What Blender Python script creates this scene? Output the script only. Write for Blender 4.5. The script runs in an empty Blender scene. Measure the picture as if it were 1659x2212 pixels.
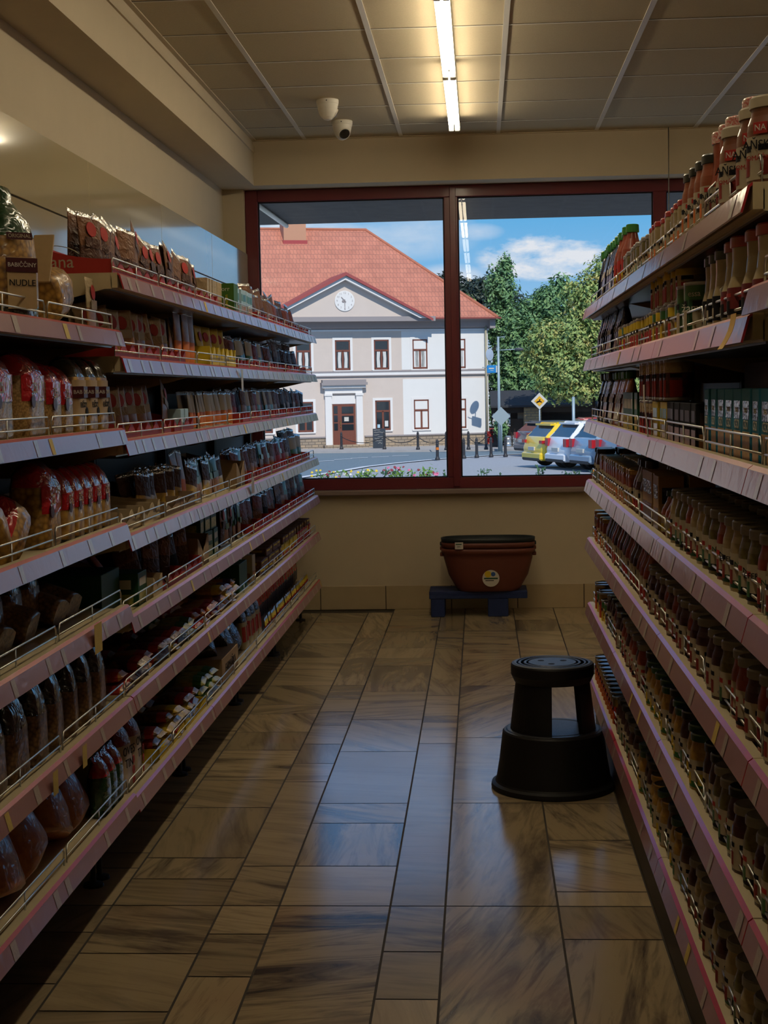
import bpy, math, random
from math import sin, cos, pi, radians, sqrt, atan2
from mathutils import Vector, Matrix
random.seed(7)
S = bpy.context.scene
COL = S.collection
# ------------------------------------------------------------------ materials
LAMP = 25.; SKY = 1.0; SUN = 3.7; EXPO = 0.
MATS = {}
def _new(name):
    m = bpy.data.materials.new(name); m.use_nodes = True
    nt = m.node_tree; b = nt.nodes['Principled BSDF']
    return m, nt, b
def node(nt, t, **kw):
    n = nt.nodes.new(t)
    for k, v in kw.items():
        if k in n.inputs: n.inputs[k].default_value = v
        else: setattr(n, k, v)
    return n
def mat(name, col, rough=.5, metal=0., coat=0., noise=0., scale=30., bump=0., bscale=60., spec=.35):
    """plain principled material; noise = tone variation, bump = crinkles"""
    if name in MATS: return MATS[name]
    m, nt, b = _new(name)
    c = (*col, 1)
    b.inputs['Base Color'].default_value = c
    b.inputs['Roughness'].default_value = rough
    b.inputs['Metallic'].default_value = metal
    b.inputs['Specular IOR Level'].default_value = spec
    b.inputs['Coat Weight'].default_value = coat
    b.inputs['Coat Roughness'].default_value = .12
    if noise or bump: tc = node(nt, 'ShaderNodeTexCoord')
    if noise:
        n = node(nt, 'ShaderNodeTexNoise', Scale=scale, Detail=4.)
        nt.links.new(tc.outputs['Object'], n.inputs['Vector'])
        r = node(nt, 'ShaderNodeMixRGB', blend_type='MULTIPLY', Fac=1., Color1=c)
        mr = node(nt, 'ShaderNodeMapRange'); mr.inputs['To Min'].default_value = 1-noise; mr.inputs['To Max'].default_value = 1+noise
        nt.links.new(n.outputs['Fac'], mr.inputs['Value']); nt.links.new(mr.outputs[0], r.inputs['Color2'])
        nt.links.new(r.outputs[0], b.inputs['Base Color'])
    if bump:
        n2 = node(nt, 'ShaderNodeTexNoise', Scale=bscale, Detail=2., Distortion=1.2)
        nt.links.new(tc.outputs['Object'], n2.inputs['Vector'])
        bp = node(nt, 'ShaderNodeBump', Strength=bump, Distance=.01)
        nt.links.new(n2.outputs['Fac'], bp.inputs['Height'])
        nt.links.new(bp.outputs[0], b.inputs['Normal']); nt.links.new(bp.outputs[0], b.inputs['Coat Normal'])
    MATS[name] = m
    return m
def speck(name, c1, c2, scale=80., rough=.45, coat=.5, bump=.8, bscale=26., kind='VORONOI', pos=.5):
    """pieces of food seen through clear film: two tones in cells, under a crinkled glossy coat"""
    if name in MATS: return MATS[name]
    m, nt, b = _new(name)
    tc = node(nt, 'ShaderNodeTexCoord')
    if kind == 'VORONOI':
        n = node(nt, 'ShaderNodeTexVoronoi', Scale=scale); o = n.outputs['Distance']
    else:
        n = node(nt, 'ShaderNodeTexNoise', Scale=scale, Detail=5., Distortion=1.5); o = n.outputs['Fac']
    nt.links.new(tc.outputs['Object'], n.inputs['Vector'])
    r = node(nt, 'ShaderNodeValToRGB')
    r.color_ramp.elements[0].color = (*c1, 1); r.color_ramp.elements[1].color = (*c2, 1)
    r.color_ramp.elements[0].position = max(0, pos-.3); r.color_ramp.elements[1].position = min(1, pos+.3)
    nt.links.new(o, r.inputs['Fac']); nt.links.new(r.outputs[0], b.inputs['Base Color'])
    b.inputs['Roughness'].default_value = rough
    b.inputs['Coat Weight'].default_value = coat; b.inputs['Coat Roughness'].default_value = .1
    n2 = node(nt, 'ShaderNodeTexNoise', Scale=bscale, Detail=2., Distortion=1.)
    nt.links.new(tc.outputs['Object'], n2.inputs['Vector'])
    bp = node(nt, 'ShaderNodeBump', Strength=bump, Distance=.012)
    nt.links.new(n2.outputs['Fac'], bp.inputs['Height']); nt.links.new(bp.outputs[0], b.inputs['Coat Normal'])
    MATS[name] = m
    return m
# ------------------------------------------------------------------ mesh building
class MB:
    def __init__(s): s.v = []; s.f = []; s.m = []; s.mats = []; s.sm = []
    def mi(s, m):
        if m not in s.mats: s.mats.append(m)
        return s.mats.index(m)
    def add(s, vs, fs, m, smooth=False):
        o = len(s.v); s.v += [tuple(v) for v in vs]; k = s.mi(m)
        for f in fs: s.f.append(tuple(i+o for i in f)); s.m.append(k); s.sm.append(smooth)
        return s
    def box(s, a, b, m):
        x0, y0, z0 = a; x1, y1, z1 = b
        vs = [(x0,y0,z0),(x1,y0,z0),(x1,y1,z0),(x0,y1,z0),(x0,y0,z1),(x1,y0,z1),(x1,y1,z1),(x0,y1,z1)]
        return s.add(vs, [(0,3,2,1),(4,5,6,7),(0,1,5,4),(1,2,6,5),(2,3,7,6),(3,0,4,7)], m)
    def bbox(s, a, b, m, r=.004):
        """box with chamfered edges"""
        (x0,y0,z0),(x1,y1,z1) = a, b
        vs = []; 
        for z, i in ((z0, r), (z0+r, 0), (z1-r, 0), (z1, r)):
            vs += [(x0+i+r,y0+i,z),(x1-i-r,y0+i,z),(x1-i,y0+i+r,z),(x1-i,y1-i-r,z),(x1-i-r,y1-i,z),(x0+i+r,y1-i,z),(x0+i,y1-i-r,z),(x0+i,y0+i+r,z)]
        fs = [tuple(range(7,-1,-1)), tuple(range(24,32))]
        for k in range(3):
            for i in range(8): fs.append((k*8+i, k*8+(i+1)%8, k*8+8+(i+1)%8, k*8+8+i))
        return s.add(vs, fs, m)
    def quad(s, a, b, c, d, m): return s.add([a,b,c,d], [(0,1,2,3)], m)
    def prism(s, pts, axis, a, b, m, mats=None):
        """polygon pts (2D) extruded along axis between a and b; mats = one material per side"""
        def P(p, t):
            return {'x': (t, p[0], p[1]), 'y': (p[0], t, p[1]), 'z': (p[0], p[1], t)}[axis]
        n = len(pts); vs = [P(p, a) for p in pts]+[P(p, b) for p in pts]
        s.add(vs, [tuple(range(n))[::-1], tuple(range(n, 2*n))], m)
        for i in range(n):
            j = (i+1) % n
            s.add([vs[i], vs[j], vs[n+j], vs[n+i]], [(0,1,2,3)], mats[i] if mats else m)
        return s
    def tube(s, path, r, m, seg=6, closed=False):
        path = [Vector(p) for p in path]; n = len(path); rings = []
        for i, p in enumerate(path):
            a = path[i-1] if i > 0 or closed else p; b = path[(i+1) % n] if i < n-1 or closed else p
            t = (b-a).normalized()
            u = t.cross(Vector((0,0,1)));
            if u.length < 1e-3: u = t.cross(Vector((0,1,0)))
            u.normalize(); w = t.cross(u)
            rr = r[i] if isinstance(r, (list, tuple)) else r
            rings.append([p+u*(rr*cos(2*pi*k/seg))+w*(rr*sin(2*pi*k/seg)) for k in range(seg)])
        vs = [v for g in rings for v in g]; fs = []
        for i in range(n if closed else n-1):
            j = (i+1) % n
            for k in range(seg): fs.append((i*seg+k, i*seg+(k+1)%seg, j*seg+(k+1)%seg, j*seg+k))
        if not closed: fs += [tuple(range(seg))[::-1], tuple(range((n-1)*seg, n*seg))]
        return s.add(vs, fs, m, True)
    def lathe(s, prof, m, seg=16, mats=None, c=(0,0,0), capb=True, capt=True, smooth=True):
        vs = [(c[0]+r*cos(2*pi*k/seg), c[1]+r*sin(2*pi*k/seg), c[2]+z) for r, z in prof for k in range(seg)]
        for i in range(len(prof)-1):
            fs = [(i*seg+k, i*seg+(k+1)%seg, (i+1)*seg+(k+1)%seg, (i+1)*seg+k) for k in range(seg)]
            o = len(s.v)
            s.add([vs[j] for f in fs for j in ()] , [], m)
            mm = mats[i] if mats else m
            base = [vs[j] for j in range(i*seg, (i+2)*seg)]
            s.add(base, [(k, (k+1)%seg, seg+(k+1)%seg, seg+k) for k in range(seg)], mm, smooth)
        if capb: s.add(vs[:seg], [tuple(range(seg))[::-1]], mats[0] if mats else m)
        if capt: s.add(vs[-seg:], [tuple(range(seg))], mats[-1] if mats else m)
        return s
    def loft(s, rings, m, mats=None, seg=20, jit=0., rnd=None, cap=True):
        """rings: (z, half width, half depth, power, xoff, yoff) super-ellipse sections, joined"""
        rnd = rnd or random.Random(1); V = []
        for (z, w, d, p, xo, yo) in rings:
            for k in range(seg):
                a = 2*pi*k/seg; ca, sa = cos(a), sin(a)
                x = w*math.copysign(abs(ca)**(2/p), ca); y = d*math.copysign(abs(sa)**(2/p), sa)
                j = 1+rnd.uniform(-jit, jit)
                V.append((xo+x*j, yo+y*j, z+rnd.uniform(-jit, jit)*.02))
        n = len(rings); o = len(s.v); s.v += V
        for i in range(n-1):
            k0 = s.mi(mats[i] if mats else m)
            for k in range(seg):
                s.f.append((o+i*seg+k, o+i*seg+(k+1)%seg, o+(i+1)*seg+(k+1)%seg, o+(i+1)*seg+k)); s.m.append(k0); s.sm.append(True)
        if cap:
            s.f.append(tuple(o+i for i in range(seg))[::-1]); s.m.append(s.mi(mats[0] if mats else m)); s.sm.append(False)
            s.f.append(tuple(o+(n-1)*seg+i for i in range(seg))); s.m.append(s.mi(mats[-1] if mats else m)); s.sm.append(False)
        return s
    def mesh(s, name):
        me = bpy.data.meshes.new(name); me.from_pydata(s.v, [], s.f)
        for m in s.mats: me.materials.append(m)
        me.polygons.foreach_set('material_index', s.m); me.polygons.foreach_set('use_smooth', s.sm)
        me.update(); return me
def obj(name, me, parent=None, loc=(0,0,0), rot=None, label=None):
    if isinstance(me, MB): me = me.mesh(name)
    o = bpy.data.objects.new(name, me); COL.objects.link(o)
    o.location = loc
    if rot: o.rotation_euler = rot
    if parent: o.parent = parent
    if label: o['label'] = label
    return o
def thing(name, label, cat, loc=(0,0,0), rz=0., group=None):
    o = bpy.data.objects.new(name, None); COL.objects.link(o); o.empty_display_size = .05
    o.location = loc; o.rotation_euler = (0,0,rz)
    return tag(o, label, cat, group)
def tag(o, label, cat, group=None):
    o['label'] = label; o['category'] = cat
    if group: o['group'] = group
    return o
def struct(name, mb, loc=(0,0,0)):
    o = obj(name, mb, None, loc); o['kind'] = 'structure'; return o
_txt = {}
def text_mesh(body, size, m, ext=.0004, bold=0.):
    k = (body, size, m.name)
    if k in _txt: return _txt[k]
    cu = bpy.data.curves.new('lettering', 'FONT'); cu.body = body; cu.size = size; cu.extrude = ext; cu.offset = bold
    cu.align_x = 'CENTER'; cu.align_y = 'CENTER'; cu.resolution_u = 3
    to = bpy.data.objects.new('lettering', cu); COL.objects.link(to)
    bpy.context.view_layer.update()
    me = bpy.data.meshes.new_from_object(to.evaluated_get(bpy.context.evaluated_depsgraph_get()))
    bpy.data.objects.remove(to); bpy.data.curves.remove(cu)
    me.materials.clear(); me.materials.append(m)
    _txt[k] = me
    return me
def letters(parent, body, size, m, loc, nrm, up=(0,0,1), bold=.0, name='lettering', spin=0.):
    """flat lettering standing on a surface at loc whose outward normal is nrm (parent's space)"""
    z = Vector(nrm).normalized(); y = Vector(up); y = (y-z*y.dot(z)).normalized(); x = y.cross(z)
    M = Matrix((x, y, z)).transposed().to_4x4() @ Matrix.Rotation(spin, 4, 'Z')
    o = obj(name, text_mesh(body, size, m, bold=bold), parent)
    M.translation = Vector(loc); o.matrix_local = M
    return o
# ------------------------------------------------------------------ palette
M_wall = mat('cream wall paint', (.58,.49,.35), .75, noise=.05, scale=6, bump=.05, bscale=150)
M_ceil = mat('mineral fibre ceiling tile', (.50,.43,.30), .9, noise=.12, scale=140, bump=.35, bscale=350)
M_bar = mat('ceiling grid white metal', (.66,.63,.56), .4)
M_beam = M_wall
M_shelf = mat('cream powder coated steel', (.55,.46,.29), .45)
M_dark = mat('dark back panel', (.10,.085,.065), .6)
M_red = mat('red shelf edge strip', (.42,.025,.035), .35, coat=.3)
M_rail = mat('pinkish price rail plastic', (.36,.175,.185), .35, coat=.5, bump=.08, bscale=18)
M_tag = mat('paper price tag', (.47,.38,.33), .4, coat=.5, noise=.25, scale=160)
M_tagY = mat('yellow price tag', (.62,.46,.12), .6, noise=.15, scale=120)
M_wire = mat('galvanised wire', (.66,.66,.64), .33, metal=1.)
M_steel = mat('grey steel', (.4,.4,.4), .4, metal=.8)
M_frame = mat('dark red window frame', (.15,.022,.03), .4, coat=.25)
M_black = mat('black rubbery plastic', (.012,.012,.014), .55)
M_white = mat('white plastic', (.75,.72,.65), .4)
M_ink = mat('black print', (.015,.015,.018), .75, spec=.12)
M_grout = mat('dark grout', (.045,.035,.025), .8)
M_card = mat('brown cardboard', (.30,.20,.11), .8, noise=.08, scale=40)
M_cardl = mat('pale cardboard', (.52,.40,.24), .75, noise=.08, scale=40)
M_foil = mat('silver foil', (.7,.68,.66), .25, metal=1., bump=1., bscale=45)
M_cell = mat('clear film crimp', (.32,.22,.10), .25, coat=.5, bump=.8, bscale=30)
M_blackfilm = mat('black film', (.012,.012,.013), .25, coat=1., bump=.8, bscale=25)
M_redfilm = mat('red film', (.42,.012,.02), .25, coat=1., bump=.7, bscale=25)
M_greenfilm = mat('dark green film', (.012,.05,.018), .25, coat=1., bump=.7, bscale=25)
M_cream = mat('cream label paper', (.42,.36,.255), .55)
M_gold = mat('gold lid', (.42,.28,.09), .3, metal=.8)
M_greylid = mat('grey white lid', (.24,.225,.20), .4)
M_redlid = mat('red lid', (.38,.02,.025), .35, coat=.4)
M_blacklid = mat('black lid', (.012,.014,.014), .35, coat=.4)
M_greenlid = mat('dark green lid', (.012,.075,.03), .35, coat=.4)
M_greencap = mat('bright green cap', (.03,.21,.03), .4, coat=.3)
M_yellow = mat('yellow print', (.62,.45,.03), .55, spec=.2)
M_orange = mat('orange print', (.62,.17,.03), .55, spec=.2)
M_green = mat('green print', (.03,.14,.03), .45, coat=.3)
M_dgreen = mat('dark green card', (.012,.075,.03), .5)
M_blue = mat('blue print', (.03,.10,.32), .45, coat=.3)
M_navy = mat('navy film', (.012,.016,.05), .35, coat=.8, bump=.6)
M_teal = mat('teal carton', (.04,.24,.38), .7, spec=.15)
M_brown = mat('brown print', (.17,.075,.035), .55, spec=.15, coat=.06, bump=1., bscale=38)
M_dbrown = mat('dark brown print', (.08,.035,.022), .55, spec=.15, coat=.06, bump=1., bscale=38)
M_redp = mat('red print', (.40,.035,.03), .55, spec=.2)
M_purple = mat('purple print', (.10,.03,.16), .4, coat=.5)
M_whitep = mat('white print', (.58,.55,.49), .6, spec=.2)
M_lblue = mat('pale blue print', (.38,.55,.66), .5)
P_fusilli = speck('fusilli pasta in film', (.50,.27,.05), (.17,.075,.012), 75)
P_nest = speck('egg noodle pasta in film', (.60,.36,.08), (.24,.11,.02), 42)
P_small = speck('small pasta in film', (.52,.32,.12), (.22,.12,.035), 190)
P_brown = speck('brown snack in film', (.22,.11,.04), (.07,.03,.01), 110)
P_orange = speck('orange lentils in film', (.50,.16,.03), (.28,.07,.012), 30, kind='NOISE')
P_ramen = speck('instant noodles print', (.55,.30,.06), (.30,.05,.02), 60, kind='NOISE')
P_yram = speck('yellow noodle print', (.62,.42,.05), (.30,.16,.03), 55, kind='NOISE')
P_dish = speck('dish photo print', (.42,.18,.04), (.18,.06,.02), 40, kind='NOISE', coat=.06)
P_gram = speck('green noodle print', (.12,.22,.05), (.50,.35,.07), 30, kind='NOISE')
M_dkredp = mat('dull red label print', (.24,.03,.025), .6, spec=.2)
C_red = speck('tomato sauce in glass', (.30,.045,.015), (.20,.025,.01), 25, kind='NOISE', bump=.05)
C_dark = speck('dark jam in glass', (.06,.012,.008), (.03,.008,.006), 25, kind='NOISE', bump=.05)
C_mayo = speck('mayonnaise in glass', (.36,.28,.14), (.30,.22,.10), 15, kind='NOISE', bump=.05)
C_pick = speck('pickles in glass', (.16,.13,.03), (.07,.06,.015), 60, kind='NOISE', bump=.05)
C_yell = speck('yellow pickle in glass', (.45,.27,.05), (.25,.13,.02), 60, kind='NOISE', bump=.05)
C_ajvar = speck('ajvar in glass', (.28,.06,.016), (.20,.035,.01), 25, kind='NOISE', bump=.05)
M_beans = speck('red bean print', (.20,.02,.02), (.06,.008,.01), 90, bump=.02)
M_peas = speck('pea print', (.20,.26,.05), (.5,.42,.10), 90, bump=.02)
M_corn = speck('corn print', (.62,.42,.05), (.30,.16,.02), 90, bump=.02)
M_check = speck('red gingham lid', (.50,.05,.04), (.62,.50,.42), 260, bump=.02)
# ------------------------------------------------------------------ camera
cam = bpy.data.cameras.new('camera'); co = bpy.data.objects.new('camera', cam); COL.objects.link(co)
Rv = Vector((0.9978838821573762, 0.062201309445065085, -0.018940824529126953))
Uv = Vector((0.0139866681972631, 0.07913805153492616, 0.9967655400905445))
Fv = Vector((-0.06349906175104943, 0.9949211857743178, -0.0781005970153992))
Mx = Matrix((Rv, Uv, -Fv)).transposed().to_4x4(); Mx.translation = (0, 0, 1.39)
co.matrix_world = Mx
cam.sensor_fit = 'HORIZONTAL'; cam.sensor_width = 36; cam.lens = 36*3319/1659
cam.clip_end = 2000; cam.clip_start = .05
S.camera = co
YW = 9.75; ZC = 2.945
XL, XR = -.99, .41
# ------------------------------------------------------------------ marble floor
def marble():
    m, nt, b = _new('marble slabs'); L = nt.links
    tc = node(nt, 'ShaderNodeTexCoord'); at = node(nt, 'ShaderNodeVertexColor', layer_name='slab')
    sp = node(nt, 'ShaderNodeSeparateColor'); L.new(at.outputs['Color'], sp.inputs[0])
    ang = node(nt, 'ShaderNodeMath', operation='MULTIPLY'); ang.inputs[1].default_value = 3.14; L.new(sp.outputs[1], ang.inputs[0])
    vr = node(nt, 'ShaderNodeVectorRotate', rotation_type='Z_AXIS'); L.new(tc.outputs['Object'], vr.inputs['Vector']); L.new(ang.outputs[0], vr.inputs['Angle'])
    off = node(nt, 'ShaderNodeVectorMath', operation='SCALE'); L.new(at.outputs['Color'], off.inputs[0]); off.inputs['Scale'].default_value = 37.
    ad = node(nt, 'ShaderNodeVectorMath', operation='ADD'); L.new(vr.outputs[0], ad.inputs[0]); L.new(off.outputs[0], ad.inputs[1])
    mp = node(nt, 'ShaderNodeMapping'); mp.inputs['Scale'].default_value = (1.1, 6.5, 1.); L.new(ad.outputs[0], mp.inputs['Vector'])
    n1 = node(nt, 'ShaderNodeTexNoise', Scale=1.25, Detail=7., Roughness=.62, Distortion=1.1); L.new(mp.outputs[0], n1.inputs['Vector'])
    r1 = node(nt, 'ShaderNodeValToRGB'); e = r1.color_ramp.elements
    e[0].position = .47; e[0].color = (0,0,0,1); e[1].position = .66; e[1].color = (1,1,1,1); L.new(n1.outputs['Fac'], r1.inputs['Fac'])
    n2 = node(nt, 'ShaderNodeTexNoise', Scale=2.2, Detail=5.); L.new(ad.outputs[0], n2.inputs['Vector'])
    base = node(nt, 'ShaderNodeMixRGB', Color1=(.46,.36,.225,1), Color2=(.37,.275,.155,1)); L.new(n2.outputs['Fac'], base.inputs['Fac'])
    tone = node(nt, 'ShaderNodeMapRange'); tone.inputs['To Min'].default_value = .72; tone.inputs['To Max'].default_value = 1.15; L.new(sp.outputs[0], tone.inputs['Value'])
    bt = node(nt, 'ShaderNodeMixRGB', blend_type='MULTIPLY', Fac=1.); L.new(base.outputs[0], bt.inputs['Color1']); L.new(tone.outputs[0], bt.inputs['Color2'])
    vs = node(nt, 'ShaderNodeMath', operation='MULTIPLY'); L.new(r1.outputs[0], vs.inputs[0]); L.new(sp.outputs[2], vs.inputs[1])
    mx = node(nt, 'ShaderNodeMixRGB', Color2=(.06,.045,.04,1)); L.new(vs.outputs[0], mx.inputs['Fac']); L.new(bt.outputs[0], mx.inputs['Color1'])
    mp2 = node(nt, 'ShaderNodeMapping'); mp2.inputs['Scale'].default_value = (2.2, 26., 1.); L.new(ad.outputs[0], mp2.inputs['Vector'])
    n5 = node(nt, 'ShaderNodeTexNoise', Scale=1.3, Detail=6., Roughness=.6, Distortion=.8); L.new(mp2.outputs[0], n5.inputs['Vector'])
    r5 = node(nt, 'ShaderNodeValToRGB'); r5.color_ramp.elements[0].position = .52; r5.color_ramp.elements[1].position = .70; r5.color_ramp.elements[1].color = (.75,.75,.75,1); L.new(n5.outputs['Fac'], r5.inputs['Fac'])
    v2 = node(nt, 'ShaderNodeMath', operation='MULTIPLY'); L.new(r5.outputs[0], v2.inputs[0]); L.new(sp.outputs[2], v2.inputs[1])
    mx0 = mx; mx = node(nt, 'ShaderNodeMixRGB', Color2=(.10,.07,.05,1)); L.new(v2.outputs[0], mx.inputs['Fac']); L.new(mx0.outputs[0], mx.inputs['Color1'])
    n3 = node(nt, 'ShaderNodeTexNoise', Scale=1.6, Detail=3.); L.new(ad.outputs[0], n3.inputs['Vector'])
    r3 = node(nt, 'ShaderNodeValToRGB'); r3.color_ramp.elements[0].position = .6; r3.color_ramp.elements[1].position = .8
    r3.color_ramp.elements[1].color = (.35,.35,.35,1); L.new(n3.outputs['Fac'], r3.inputs['Fac'])
    rs = node(nt, 'ShaderNodeMixRGB', Color2=(.38,.17,.10,1)); L.new(r3.outputs[0], rs.inputs['Fac']); L.new(mx.outputs[0], rs.inputs['Color1'])
    L.new(rs.outputs[0], b.inputs['Base Color'])
    rr = node(nt, 'ShaderNodeMapRange'); rr.inputs['To Min'].default_value = .11; rr.inputs['To Max'].default_value = .22
    L.new(n2.outputs['Fac'], rr.inputs['Value']); L.new(rr.outputs[0], b.inputs['Roughness'])
    bp = node(nt, 'ShaderNodeBump', Strength=.04, Distance=.004); n4 = node(nt, 'ShaderNodeTexNoise', Scale=9., Detail=6.)
    L.new(tc.outputs['Object'], n4.inputs['Vector']); L.new(n4.outputs['Fac'], bp.inputs['Height']); L.new(bp.outputs[0], b.inputs['Normal'])
    return m
M_marble = marble()
cols = [(-1.62,-1.32),(-1.32,-1.025),(-1.025,-.722),(-.722,-.565),(-.565,-.262),(-.262,-.113),(-.113,.19),(.19,.443),(.443,.75),(.75,1.2),(1.2,1.6),(1.6,2.0),(2.0,2.6),(2.6,3.5)]
cuts = {1:[3.5,3.85,4.39,4.54,4.89,5.24,6.23,6.63,7.0,7.3,7.58,7.89],2:[3.34,3.7,4.29,4.49,5.05,5.42,5.88,6.2,6.56,6.76,7.2,7.62,7.98,8.42,8.6,9.2],3:[3.55,3.84,4.41,5.39,5.66,5.98,6.32,6.6,6.87,7.2,8.2,8.6],
 4:[4.41,4.86,5.1,5.85,6.43,7.04,7.71,7.93,8.25,8.81,9.04],5:[3.42,3.72,5.98,6.94,8.22,8.83],6:[5.1,6.08,7.17,7.87,8.83],7:[3.81,4.18,4.67,5.09,5.7,6.4,7.2,7.97,8.8,9.23],8:[4.47,5.3,6.4,7.2,7.95,8.19,8.53,8.79,9.05]}
veins = {(4,4.41):(.55,.5,.9),(2,5.05):(.5,.12,.5),(6,4.06):(.45,.55,.8),(6,3.0):(.35,.6,1.),(7,4.67):(.5,.42,.9),(4,3.0):(.5,.93,1.),(2,4.29):(.4,.55,.85),(3,4.06):(.5,.15,.95),(6,6.08):(.4,.7,.9),(2,3.7):(.55,.1,.8),(2,3.34):(.6,.12,.35)}
fb = MB(); cc = []
fb.box((-1.9,-3.3,-.06),(3.9,YW+.2,-.003), M_grout); cc += [(0,0,0,1)]*24
rnd = random.Random(11)
for ci, (x0, x1) in enumerate(cols):
    ys = sorted(set([-3.2]+[y for y in [-2.6,-1.9,-1.4,-.8,-.1,.5,1.1,1.6,2.2,2.6,3.0]]+cuts.get(ci, [3.6,4.4,5.0,5.7,6.3,7.1,7.8,8.4,9.0])+[4.06, 9.6 if ci < 4 else YW-.004]))
    for a, b2 in zip(ys, ys[1:]):
        g = .003; k = (ci, a)
        fb.add([(x0+g,a+g,0),(x1-g,a+g,0),(x1-g,b2-g,0),(x0+g,b2-g,0)], [(0,1,2,3)], M_marble)
        c = veins.get(k) or (rnd.random(), rnd.choice([.02,.06,.1,.45,.5,.55,.95]) if x1-x0 < .2 or rnd.random() < .6 else rnd.random(), rnd.uniform(.15,.95))
        cc += [(*c, 1)]*4
fm = fb.mesh('floor'); ca = fm.color_attributes.new('slab', 'FLOAT_COLOR', 'CORNER')
ca.data.foreach_set('color', [x for c in cc for x in c])
floor = struct('floor', fm)
# ------------------------------------------------------------------ walls
w = MB()                                                   # window wall: below the sill, lintel, pilaster, solid rest
w.box((-1.9,YW,0),(3.9,YW+.35,.735), M_wall)
w.box((-1.9,9.55,2.673),(3.9,YW+.35,3.1), M_wall)
w.box((-1.9,YW-.04,.735),(-1.467,YW+.35,2.68), M_wall)
w.box((2.45,YW,.735),(3.9,YW+.35,2.68), M_wall)
struct('wall_front', w)
w = MB(); w.box((-1.95,-3.3,0),(-1.60,YW,3.1), M_wall); struct('wall_left', w)
w = MB(); w.box((3.5,-3.3,0),(3.9,YW,3.1), M_wall); struct('wall_right', w)
w = MB(); w.box((-1.95,-3.6,0),(3.9,-3.3,3.1), M_wall); struct('wall_back', w)
w = MB(); w.box((-1.6,-3.3,2.673),(-1.376,9.55,ZC+.02), M_wall); w.box((-1.376,-3.3,ZC-.075),(-1.366,9.55,ZC-.035), M_wall); struct('beam_left', w)
M_roofc = mat('roof slab concrete', (.22,.21,.20), .85, noise=.2, scale=5)
w = MB(); w.box((-2.4,-4,3.1),(4.4,YW+.4,3.45), M_roofc); struct('roof', w)
w = MB(); w.box((-3.2,YW+.35,2.72),(4.6,12.2,3.0), mat('dark canopy soffit', (.085,.08,.078), .85, noise=.3, scale=9)); struct('roof_canopy', w)
w = MB(); w.tube([(-1.53,10.72,2.703),(-1.50,12.15,2.703)], .018, M_white); tag(obj('conduit', w), 'white conduit pipe fixed under the dark canopy outside', 'pipe')
# glossy wall panels behind the spice shelving
M_panel = mat('glossy cream wall panel', (.46,.385,.235), .06, coat=.6, bump=.03, bscale=1.4)
w = MB(); ys = [-3.2,-.85,.48,1.81,3.13,4.45,5.766,7.088,8.43,YW-.005]
w.box((-1.6,-3.2,.02),(-1.475,YW-.005,2.262), M_dark)
for a, b2 in zip(ys, ys[1:]):
    for z0, z1 in ((.02,2.024),(2.03,2.272)): w.bbox((-1.478,a+.002,z0),(-1.455,b2-.002,z1), M_panel, .0015)
struct('wall_cladding', w)
# skirting tiles under the window
M_skirt = mat('beige skirting tile', (.46,.36,.22), .35, noise=.08, scale=12)
w = MB(); x = -1.46
while x < 3.4: w.bbox((x+.0025,YW-.012,0),(x+.4175,YW,.152), M_skirt, .002); x += .42
w.box((-1.46,YW-.008,0),(3.4,YW-.001,.15), M_grout)
struct('baseboard_front', w)
w = MB(); w.bbox((-1.46,YW-.06,.735),(2.45,YW+.08,.768), mat('reddish sill board', (.26,.19,.17), .4), .006); struct('sill_window', w)
# ------------------------------------------------------------------ ceiling
w = MB(); w.box((-1.6,-3.3,ZC),(3.5,9.55,ZC+.12), M_ceil)
for k in range(-1, 9):
    x = -1.052+.592*k
    if x > -1.36: w.box((x-.012,-3.3,ZC-.004),(x+.012,9.52,ZC+.001), M_bar)
for k in range(-17, 5):
    y = 6.734+.592*k; w.box((-1.37,y-.004,ZC-.003),(3.5,y+.004,ZC+.001), M_bar); w.box((-1.37,y-.0085,ZC-.001),(3.5,y-.004,ZC+.001), M_grout)
w.box((-1.376,9.525,ZC-.004),(3.5,9.55,ZC+.001), M_wall); w.box((-1.376,-3.3,ZC-.005),(-1.352,9.55,ZC+.001), M_wall)
struct('ceiling', w)
# ------------------------------------------------------------------ window
w = MB(); y0, y1 = YW+.01, YW+.09
for a, b2 in (((-1.467,.768),(-1.388,2.672)),((-.212,.838),(-.125,2.60)),((1.09,.838),(1.172,2.60)),((2.38,.838),(2.45,2.60))):
    w.bbox((a[0],y0,a[1]),(b2[0],y1,b2[1]), M_frame, .004)
w.bbox((-1.388,y0,2.598),(2.45,y1,2.672), M_frame, .004); w.bbox((-1.388,y0,.766),(2.45,y1,.838), M_frame, .004)
w.bbox((-.176,y0-.014,.78),(-.136,y0,2.66), M_frame, .003)
win = struct('window_1', w)
g, nt, b = _new('window glass'); nt.nodes.remove(b); out = nt.nodes['Material Output']
tr = node(nt, 'ShaderNodeBsdfTransparent', Color=(.965,.975,.97,1)); gl = node(nt, 'ShaderNodeBsdfGlossy', Roughness=.004)
fr = node(nt, 'ShaderNodeFresnel', IOR=1.5); mxs = node(nt, 'ShaderNodeMixShader')
geo = node(nt, 'ShaderNodeNewGeometry')
nt.links.new(fr.outputs[0], mxs.inputs[0]); nt.links.new(tr.outputs[0], mxs.inputs[1]); nt.links.new(gl.outputs[0], mxs.inputs[2]); nt.links.new(mxs.outputs[0], out.inputs['Surface'])
M_glass = g
M_seal = M_black
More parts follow.
